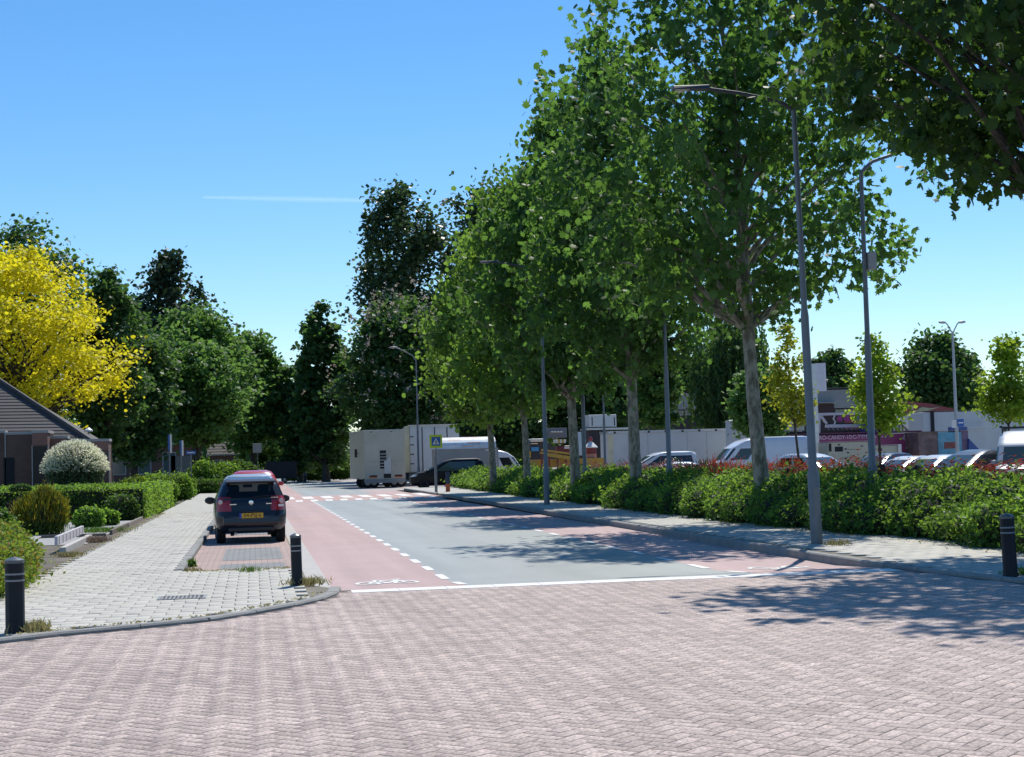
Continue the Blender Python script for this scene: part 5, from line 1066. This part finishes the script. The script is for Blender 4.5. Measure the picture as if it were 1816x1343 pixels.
# ================================================================== LEFT GARDENS AND HOUSES
M_bwall = tex_mat('house_brick', 'wall', (.20, .095, .07), (.155, .078, .06), (.14, .11, .095), .22, .065, .01, rough=.85)
M_bfrieze = tex_mat('house_brick_light', 'wall', (.36, .15, .115), (.30, .13, .10), (.22, .16, .14), .22, .065, .01, rough=.85)
M_rtiles = mat('roof_tile', (.065, .062, .062), rough=.75, var=.15, scale=1.2, fine=.12, bscale=20, obj_rand=.12)
M_fascia = mat('fascia', (.40, .40, .39), rough=.6, var=.08)
def house():
    Y = 66.0; t = thing('brick_house', 'low brown brick house with a dark tiled hip roof and brick porches', 'house', (-9.5, Y, 0)); lx = -9.5
    # hip roof: eaves line and the hip edge taken from its outline
    e0, e1 = at(-260, 792, Y), at(166, 787, Y); r0 = at(-110, 600, Y+5)
    A = Vector((e0[0]-lx, 0, e0[2])); B = Vector((e1[0]-lx, 0, e1[2])); ridge_z = zt(0, 674, Y+3.4)+1.0; rb = at(-35, 655, Y+4.2); C = Vector((rb[0]-lx, 4.2, rb[2])); D = Vector((A.x, 4.2, rb[2]))
    n = 24; th = .05
    for k in range(n):
        s0, s1 = k/n, (k+1)/n+.012; L0, L1 = A.lerp(D, s0), A.lerp(D, s1); R0, R1 = B.lerp(C, s0), B.lerp(C, s1); up = Vector((0, -.015, .028))
        v = [L0+up, R0+up, R1+up*.15, L1+up*.15, L0-up*.3, R0-up*.3, R1-up*.5, L1-up*.5]; obj('tile_course', MB().add(v, [(0, 1, 2, 3), (7, 6, 5, 4), (0, 4, 5, 1), (1, 5, 6, 2), (2, 6, 7, 3), (3, 7, 4, 0)]), M_rtiles, t)
    Bk = B+Vector((0, 8.4, 0)); v = [B, Bk, C+Vector((0, .1, 0)), C]; obj('roof_side', MB().add([B, Bk, C], [(0, 1, 2)]), M_rtiles, t); obj('roof_back', MB().add([Bk, A+Vector((0, 8.4, 0)), D, C], [(0, 1, 2, 3)]), M_rtiles, t)
    obj('hip_ridge', MB().tube([B+Vector((0, 0, .06)), C+Vector((0, 0, .08))], .09, n=8), M_rtiles, t, smooth=True); obj('ridge', MB().tube([C+Vector((0, 0, .06)), D+Vector((0, 0, .06))], .09, n=8), M_rtiles, t, smooth=True)
    ez = e1[2]; obj('wall', MB().box(A.x, B.x-.35, .35, 8.0, 0, ez+.05), M_bwall, t); obj('gutter', MB().box(A.x, B.x+.05, -.12, 0, ez-.1, ez+.0), M_fascia, t)
    def porch(p0, p1, ptop, dd, frieze, open_):
        a, b = at(p0, ptop, Y-dd)[0]-lx, at(p1, ptop, Y-dd)[0]-lx; z = zt((p0+p1)/2, ptop, Y-dd); 
        fz = zt(p0, ptop+frieze, Y-dd)
        p = obj('porch', MB().box(a, b, -dd, .36, 0 if not open_ else fz, z), M_bwall if not open_ else M_bfrieze, t)
        obj('porch_trim', MB().box(a-.04, b+.04, -dd-.04, .3, z, z+.1), M_fascia, p)
        if not open_: obj('porch_frieze', MB().box(a-.003, b+.003, -dd-.02, -dd, fz, z), M_bfrieze, p)
        for q in (a-.035, b+.003):
            if open_: continue
            obj('drain_pipe', MB().box(q, q+.035, -dd-.03, -dd+.03, 0, fz), M_fascia, p)
        return p
    porch(-60, 8, 769, .3, 0.1, False); porch(10, 57, 771, .5, 0.2, False); porch(57.5, 84, 768, 1.5, 22, False); porch(84.5, 118, 778, .6, 20, False); porch(118, 148, 783, .3, 0.2, False); porch(148.5, 192, 783, .9, 17, False)
    a = at(15, 840, Y-.52); boxd = MB().box(a[0]-lx-.18, a[0]-lx+.22, -.53, -.45, 0, zt(15, 812, Y)); obj('door', boxd, M_dark, t)
    a = at(71, 850, Y-1.52); obj('recess_shade', MB().box(a[0]-lx-.26, a[0]-lx+.26, -1.515, -1.48, 0, zt(70, 792, Y-1.5)), mat('porch_painted_shade', (.05, .04, .035), rough=.8), t)  # flat dark panel on the porch front, painted as a shaded hollow
house()
def lamp_garden():
    c = at(157, 763, 72); t = thing('garden_lamp', 'white mushroom shaped garden lamp beside the house end', 'lamp', (c[0], 72, 0)); obj('post', MB().tube([(0, 0, -.05), (0, 0, c[2])], .035, n=8), M_fascia, t); obj('shade', MB().lathe([(.19, c[2]-.06), (.18, c[2]), (.05, c[2]+.1), (.01, c[2]+.12)], n=14), MATS['sign_white'], t, smooth=True)
lamp_garden()
def far_house(label, px0, px1, peave, pridge, Y, seed):
    a, b = at(px0, peave, Y), at(px1, peave, Y); t = thing('brick_house', label, 'house', ((a[0]+b[0])/2, Y, -.1)); w_ = (b[0]-a[0])/2; z = a[2]+.1; zr = zt(px0, pridge, Y+4)+.1
    obj('wall', MB().box(-w_, w_, 0, 8, 0, z), M_bwall, t); n = 11
    m = mat('roof_tile_brown', (.15, .12, .095), rough=.8, var=.12, obj_rand=.15)
    for k in range(n):
        s0, s1 = k/n, (k+1)/n+.01; y0, y1 = -.4+4.4*s0, -.4+4.4*s1; z0, z1 = z-.1+(zr-z)*s0, z-.1+(zr-z)*s1
        obj('tile_course', MB().add([(-w_-.3, y0, z0+.07), (w_+.3, y0, z0+.07), (w_+.3, y1, z1+.02), (-w_-.3, y1, z1+.02), (-w_-.3, y0, z0), (w_+.3, y0, z0), (w_+.3, y1, z1-.04), (-w_-.3, y1, z1-.04)], [(0, 1, 2, 3), (7, 6, 5, 4), (0, 4, 5, 1), (1, 5, 6, 2), (2, 6, 7, 3), (3, 7, 4, 0)]), m, t)
    obj('roof_back', MB().add([(-w_-.3, 4, zr), (w_+.3, 4, zr), (w_+.3, 8.4, z-.1), (-w_-.3, 8.4, z-.1)], [(0, 1, 2, 3)]), m, t); obj('gable', MB().add([(w_, 0, z), (w_, 8, z), (w_, 4, zr-.1)], [(0, 1, 2)]), M_bwall, t); obj('gable', MB().add([(-w_, 0, z), (-w_, 8, z), (-w_, 4, zr-.1)], [(0, 1, 2)]), M_bwall, t)
    for k in range(max(1, int(w_))):
        x = -w_+.6+k*2.0; wd = obj('window', MB().box(x, x+1.1, -.03, .02, z*.35, z*.8), M_bframe, t); obj('pane', MB().box(x+.07, x+1.03, -.04, -.029, z*.35+.07, z*.8-.07), M_bwin, wd)
    obj('garage_door', MB().box(w_-1.9, w_-.2, -.04, .02, 0, z*.72), mat('garage_grey', (.16, .17, .17), rough=.6), t)
    obj('fascia_board', MB().box(-w_-.3, w_+.3, -.46, -.4, z-.16, z-.0), M_fascia, t)
far_house('far brown house with tiled roof behind the square sign', 372, 470, 806, 752, 190, 1)
far_house('dim brick house in the shade under the left trees', 185, 345, 788, 735, 132, 2)
# soil beds and edging
struct(sheet('front_garden', -14, -3.42, 22.6, 60, .018, mat('garden_soil', (.12, .10, .075), rough=.95, var=.3, scale=3, fine=.25, bscale=18, bump=.5, dirt=((.24, .22, .18), 1.5, .5, .6))))
struct(sheet('gravel_bed', -6.2, -3.72, 36.5, 52.6, .03, mat('gravel', (.33, .33, .32), rough=.9, var=.15, fine=.35, bscale=45, bump=.6)))
M_board = mat('edging_concrete', (.46, .44, .42), rough=.85, var=.15, scale=3, fine=.1, dirt=((.3, .28, .24), 3, .55, .6)); M_lilac = mat('edging_whitewash', (.56, .53, .55), rough=.8, var=.15, scale=5)
t = thing('garden_edging', 'low whitewashed garden wall on a concrete strip beside the pavement', 'garden edging', (-3.8, 33, .02))
obj('upper_board', MB().beam((-.12, -.3, .26), (-.22, 5.6, .26), .06, .18), M_lilac, t); obj('foot', MB().beam((.02, -.4, .05), (-.08, 5.8, .05), .12, .16), M_board, t)
for k in range(8): obj('groove', MB().box(-.085-.013*k*.75, -.075-.013*k*.75, -.1+k*.72, -.07+k*.72, .18, .34), M_grey, t)
t = thing('garden_edging', 'thin brown board edging along the gravel bed up to the hedge', 'garden edging', (-3.62, 41.5, .02)); obj('board', MB().beam((0, 0, .05), (0, 5.0, .05), .07, .14), mat('edging_wood', (.16, .13, .10), rough=.85, var=.2), t); obj('board', MB().beam((0.02, 5.06, .05), (.02, 11, .05), .07, .14), mat('edging_wood2', (.26, .23, .19), rough=.85, var=.2), t); obj('cross_board', MB().beam((-.04, -.9, .03), (-1.6, -.9, .03), .08, .1), MATS['edging_wood'], t)
# planting on the left
bush('clipped_hedge', 'low leafy hedge with orange tips behind the left corner bollard', 'hedge', [(-3.75, 21.3, .3, .55, .8, .4), (-3.72, 22.3, .32, .6, .85, .42), (-3.75, 23.4, .33, .62, .9, .42), (-3.85, 24.6, .33, .62, .9, .44), (-4.0, 25.8, .33, .6, .9, .45), (-4.2, 27.0, .3, .6, .9, .5), (-4.9, 23.0, .33, .7, 1.3, .42), (-5.0, 25.2, .33, .7, 1.3, .45), (-4.5, 21.6, .3, .7, .9, .4)], leaf_mat('leaf_corner', (.09, .16, .018), (.20, .27, .03), (.32, .44, .05), .35), 900, .07, 101, tip=L_orange, tipq=.12, shape='simple')
bush('golden_conifer', 'rounded golden green conifer bush in the front garden', 'shrub', [(-5.55, 43.2, .55, .68, .6, .62), (-5.45, 43.1, .8, .3, .3, .5), (-5.2, 43.0, .65, .34, .3, .5), (-5.85, 43.1, .55, .32, .3, .45)], L_conifer, 900, .13, 102, tip=L_tip, tipq=.5, shape='blade', axis_up=True)
def boxwood(label, px, py, Y, rx, rz, seed, lm=L_shrub, tip=None, tq=.0, name='round_shrub', dens=500, size=.1):
    x = xt(px, Y, py); return bush(name, label, 'shrub', [(x, Y, rz*.85, rx, rx*.9, rz), (x+rx*.45, Y-.1, rz*.75, rx*.6, rx*.5, rz*.85), (x-rx*.5, Y+.1, rz*.7, rx*.6, rx*.6, rz*.8)], lm, dens, size, seed, tip=tip, tipq=tq)
boxwood('bright green low shrub right beside the golden conifer', 158, 915, 47.5, .42, .34, 103, L_hedge); boxwood('rounded green shrub just before the end of the clipped hedge', 216, 905, 53, .52, .46, 104)
boxwood('small spreading green shrub between the two round shrubs', 190, 920, 48.5, .33, .28, 105, L_hedge)
boxwood('dark shrub with purple tint left of the golden conifer', 35, 900, 46, .5, .42, 106, leaf_mat('leaf_plum', (.03, .018, .028), (.07, .05, .06), (.1, .06, .08), .2)); boxwood('green shrub at the left picture edge behind the corner hedge', -2, 920, 38, .4, .45, 107)
boxwood('dark clipped topiary head standing before the long hedge', 37, 866, 52, .32, .13, 108, L_dark)
bpy.data.objects[[o.name for o in bpy.data.objects if o.get('label', '').startswith('dark clipped topiary')][0]].location.z = zt(37, 866, 52)-.12
o_ = [o for o in bpy.data.objects if o.get('label', '').startswith('dark clipped topiary')][0]; obj('stem', MB().tube([(0, 0, .05), (0, 0, -zt(37, 866, 52)+.12)], .035, n=6), B_dark, o_)
# long clipped hedge across the garden
def box_hedge(name, label, x0, x1, y0, y1, hgt, lm, dens, size, seed, tip=None, tq=0):
    rng = np.random.default_rng(seed); t = thing(name, label, 'hedge', ((x0+x1)/2, (y0+y1)/2, 0)); w_, d_ = (x1-x0)/2, (y1-y0)/2
    faces = [((-w_, -d_, 0), (2*w_, 0, 0), (0, 0, hgt)), ((-w_, d_, 0), (2*w_, 0, 0), (0, 0, hgt)), ((-w_, -d_, 0), (0, 2*d_, 0), (0, 0, hgt)), ((w_, -d_, 0), (0, 2*d_, 0), (0, 0, hgt)), ((-w_, -d_, hgt), (2*w_, 0, 0), (0, 2*d_, 0))]; P_ = []
    for o, a, b in faces:
        o, a, b = map(np.array, (o, a, b)); n = int(np.linalg.norm(a)*np.linalg.norm(b)*dens); u, v = rng.uniform(size=(2, n, 1)); P_.append(o+a*u+b*v+rng.normal(size=(n, 3))*.05)
    P_ = np.concatenate(P_); P_ = P_[P_[:, 2] > .02]; P_[:, 2] += .04*np.sin(P_[:, 0]*2.1+seed)*np.cos(P_[:, 1]*1.7)*(P_[:, 2]/hgt); sz = size*rng.uniform(.6, 1.3, len(P_))
    V, Fc = leaf_arrays(P_, sz, 'simple', rng, .4); obj('foliage', np_mesh('foliage', V, Fc, lm), None, t)
    obj('dark_core', MB().box(-w_+.07, w_-.07, -d_+.07, d_-.07, -.02, hgt-.07), MATS['hedge_core'], t); return t  # inner box coloured near black to stand for shade behind the leaves
box_hedge('clipped_hedge', 'long clipped green hedge across the garden ending at the pavement', -14, -3.62, 54.2, 58.6, 1.08, L_hedge, 330, .1, 111)
box_hedge('clipped_hedge', 'clipped hedge end beside the pavement before the wooden posts', -4.35, -3.58, 58.75, 71, 1.02, L_hedge, 260, .12, 112)
def willow_shrub():
    c = at(133, 850, 61.6); rng = np.random.default_rng(120); t = thing('dappled_shrub', 'domed shrub with creamy white shoot tips before the house', 'shrub', (c[0], 61.6, 0)); rad = 48/F_PX*61.6; z1 = zt(133, 795, 61.6); zc = z1-rad*.9
    n = 6000; d = rng.normal(size=(n, 3)); d /= np.linalg.norm(d, axis=1)[:, None]; r = rng.uniform(.72, 1.05, n); P_ = d*r[:, None]*rad; P_[:, 2] += zc; P_ = P_[P_[:, 2] > .05]
    V, Fc = leaf_arrays(P_, rng.uniform(.07, .14, len(P_)), 'simple', rng, .4); obj('foliage', np_mesh('foliage', V, Fc, leaf_mat('leaf_greygreen', (.06, .11, .05), (.12, .18, .09), (.18, .26, .1), .3)), None, t)
    n = 1100; d = rng.normal(size=(n, 3)); d[:, 2] = np.abs(d[:, 2])+.12; d /= np.linalg.norm(d, axis=1)[:, None]; Q, A_ = [], []
    for v in d:
        for s in np.linspace(.84, 1.2, 7): Q.append(v*rad*s+np.array([0, 0, zc])+rng.normal(size=3)*.02); A_.append(v+rng.normal(size=3)*.3)
    V, Fc = leaf_arrays(np.array(Q), rng.uniform(.07, .12, len(Q)), 'simple', rng, axis=np.array(A_)); obj('white_shoots', np_mesh('white_shoots', V, Fc, L_cream), None, t)
    mb = MB(); mb.lathe([(rad*.3, -.02), (rad*.72, zc*.6), (rad*.78, zc), (rad*.55, zc+rad*.5), (.02, zc+rad*.78)], n=12); obj('dark_core', mb, MATS['hedge_core'], t)  # dark inner solid, its colour imitating shade inside the shrub
willow_shrub()
boxwood('reddish brown and green shrub right of the creamy domed shrub', 203, 835, 66, .55, .55, 130, L_shrub, L_red, .35); boxwood('pale green shrub behind the hedge right of the reddish shrub', 240, 838, 70, .75, .7, 131, L_lime, L_shrub, .5)
boxwood('light green bush left of the thin sign posts', 278, 842, 76, .9, .75, 132, L_hedge); boxwood('leafy bush hugging the sign posts at the pavement edge', 315, 858, 84, .75, .75, 133, L_hedge); boxwood('bush leaning onto the pavement past the wooden posts', 330, 865, 92, .55, .65, 134, L_hedge)
boxwood('pointed light green bush behind the far pavement end', 362, 840, 106, 1.0, 1.15, 135, L_hedge, size=.16, dens=260); boxwood('bright green bush left of the parked hatchback at the pavement end', 398, 838, 108, 1.1, 1.0, 136, L_hedge, size=.16, dens=260)
boxwood('low dark green shrub closing the pavement end', 352, 862, 104, 1.0, .5, 137, L_shrub, size=.14, dens=300); boxwood('low spreading shrub beside the hatchback mirror far behind', 385, 864, 104, 1.2, .5, 138, L_shrub, size=.14, dens=300)
for i, (px, Y, hh, lab) in enumerate(((305, 80, 1.1, 'weathered wooden fence post beside the hedge end'), (308.5, 83, 1.0, 'second thin wooden post past the hedge end'), (312.5, 86, 1.2, 'taller grey wooden post nearest the sign posts'))):
    t = thing('fence_post', lab, 'post', (xt(px, Y, 880), Y, 0)); obj('post', MB().box(-.07, .07, -.07, .07, -.1, hh), mat('old_wood', (.22, .18, .15), rough=.9, var=.25, scale=6, bump=.4, bscale=30), t, bevel=.01)
# low bushes under the far trees and behind the road end
for i, (px, py, Y, rx, rz, lab) in enumerate(((545, 838, 175, 2.2, 1.6, 'green bush at the road end right of the black trailer'), (590, 836, 178, 2.4, 1.4, 'dark bush between the road end and the cream trailer'), (420, 826, 150, 1.8, 1.2, 'shaded bush behind the square sign pole'))): boxwood(lab, px, py, Y, rx, rz, 150+i, L_shrub, dens=90, size=.3)
# weeds and grass tufts
def tuft(label, x, y, z, r, n, lm, seed, hh=.09):
    rng = np.random.default_rng(seed); t = thing('weed_tuft', label, 'weeds', (x, y, z)); P_ = np.stack([rng.normal(size=n)*r, rng.normal(size=n)*r*1.2, np.abs(rng.normal(size=n))*.02+hh*.35], 1); ax = np.stack([rng.normal(size=n)*.5, rng.normal(size=n)*.5, np.ones(n)], 1)
    V, Fc = leaf_arrays(P_, hh*rng.uniform(.5, 1.2, n), 'blade', rng, axis=ax); stuff(obj('blades', np_mesh('blades', V, Fc, lm), None, t))
tuft('dry grass growing around the foot of the middle bollard', .68, 21.8, .03, .13, 420, L_dry, 161, .1); tuft('green weeds at the edge of tiles and parking bay', -.08, 24.9, .03, .09, 120, L_shrub, 162, .09); tuft('small weed growing against the parking bay kerb', -1.1, 28.0, -.05, .03, 60, L_shrub, 163, .18); tuft('dry weeds at the near end of the bay kerb', -1.05, 26.3, -.05, .07, 160, L_dry, 164, .1)
tuft('dry grass at the foot of the left corner bollard', -2.25, 16.85, .03, .08, 240, L_dry, 165, .12); tuft('grass at the foot of the nearest right lamp post', 9.85, 26.0, .03, .12, 200, L_dry, 166, .1); tuft('dry grass strip along the garden edging by the pavement', -3.55, 31.5, .02, .12, 320, L_dry, 167, .11); tuft('weeds on the right pavement edge near the bollard', 9.5, 18.6, .03, .1, 120, L_hedge, 168, .12)
tuft('dried flowers and weeds beside the white garden edging', -3.62, 37.5, .02, .16, 380, leaf_mat('dry_flowers', (.22, .16, .10), (.34, .24, .2), (.3, .22, .15), .25), 169, .16); tuft('red and green groundcover plant on the gravel bed', -4.1, 43.5, .03, .35, 700, L_shrub, 170, .14)
# moss, leaves and sand along the joints of the pavement edge
rng = np.random.default_rng(180); Q = []
for k in range(900):
    y = rng.uniform(26, 60)**1.0; Q.append((-3.40+abs(rng.normal())*.09, y, .045))
for k in range(500):
    y = rng.uniform(20, 50); Q.append((hedge_front(y)-.05-abs(rng.normal())*.15, y, .045))
for k in range(260): Q.append((rng.uniform(-1.1, .6), 25.35+rng.normal()*.12, .044))
for k in range(220):
    s = rng.uniform(0, 1); i = int(s*8); a, b = KL[i+1], KL[i+2]; u = rng.uniform(); Q.append((a[0]+(b[0]-a[0])*u-.13+rng.normal()*.03, a[1]+(b[1]-a[1])*u+.12, .046))
V, Fc = leaf_arrays(np.array(Q), rng.uniform(.02, .06, len(Q)), 'simple', rng, 1.2); stuff(obj('pavement_litter', np_mesh('pavement_litter', V, Fc, L_dry), None))['label'] = 'dry leaf litter and moss along the pavement edges'
# contrail
ct = MB(); a, b = Vector(at(360, 350, 9000)), Vector(at(655, 356, 9000)); ct.tube([a, a.lerp(b, .3), a.lerp(b, .6), b], [8, 14, 18, 12], n=8)
m, n, l = new_mat('contrail'); o_ = N(n, 'ShaderNodeOutputMaterial'); tr_ = N(n, 'ShaderNodeBsdfTransparent'); df = N(n, 'ShaderNodeBsdfTranslucent'); df.inputs[0].default_value = (.95, .95, .95, 1); d2 = N(n, 'ShaderNodeBsdfDiffuse'); d2.inputs[0].default_value = (.95, .95, .95, 1); ad = N(n, 'ShaderNodeAddShader'); l.new(df.outputs[0], ad.inputs[0]); l.new(d2.outputs[0], ad.inputs[1])
lw = N(n, 'ShaderNodeLayerWeight', Blend=.5); mr_ = N(n, 'ShaderNodeMapRange'); mr_.inputs[1].default_value = 0; mr_.inputs[2].default_value = .9; mr_.inputs[3].default_value = .055; mr_.inputs[4].default_value = 0; l.new(lw.outputs['Facing'], mr_.inputs[0]); mx = N(n, 'ShaderNodeMixShader'); l.new(mr_.outputs[0], mx.inputs[0]); l.new(tr_.outputs[0], mx.inputs[1]); l.new(ad.outputs[0], mx.inputs[2]); l.new(mx.outputs[0], o_.inputs[0])
c_ = obj('contrail', ct, m, smooth=True); tag(c_, 'faint thin white contrail in the blue sky left of the poplars', 'contrail')
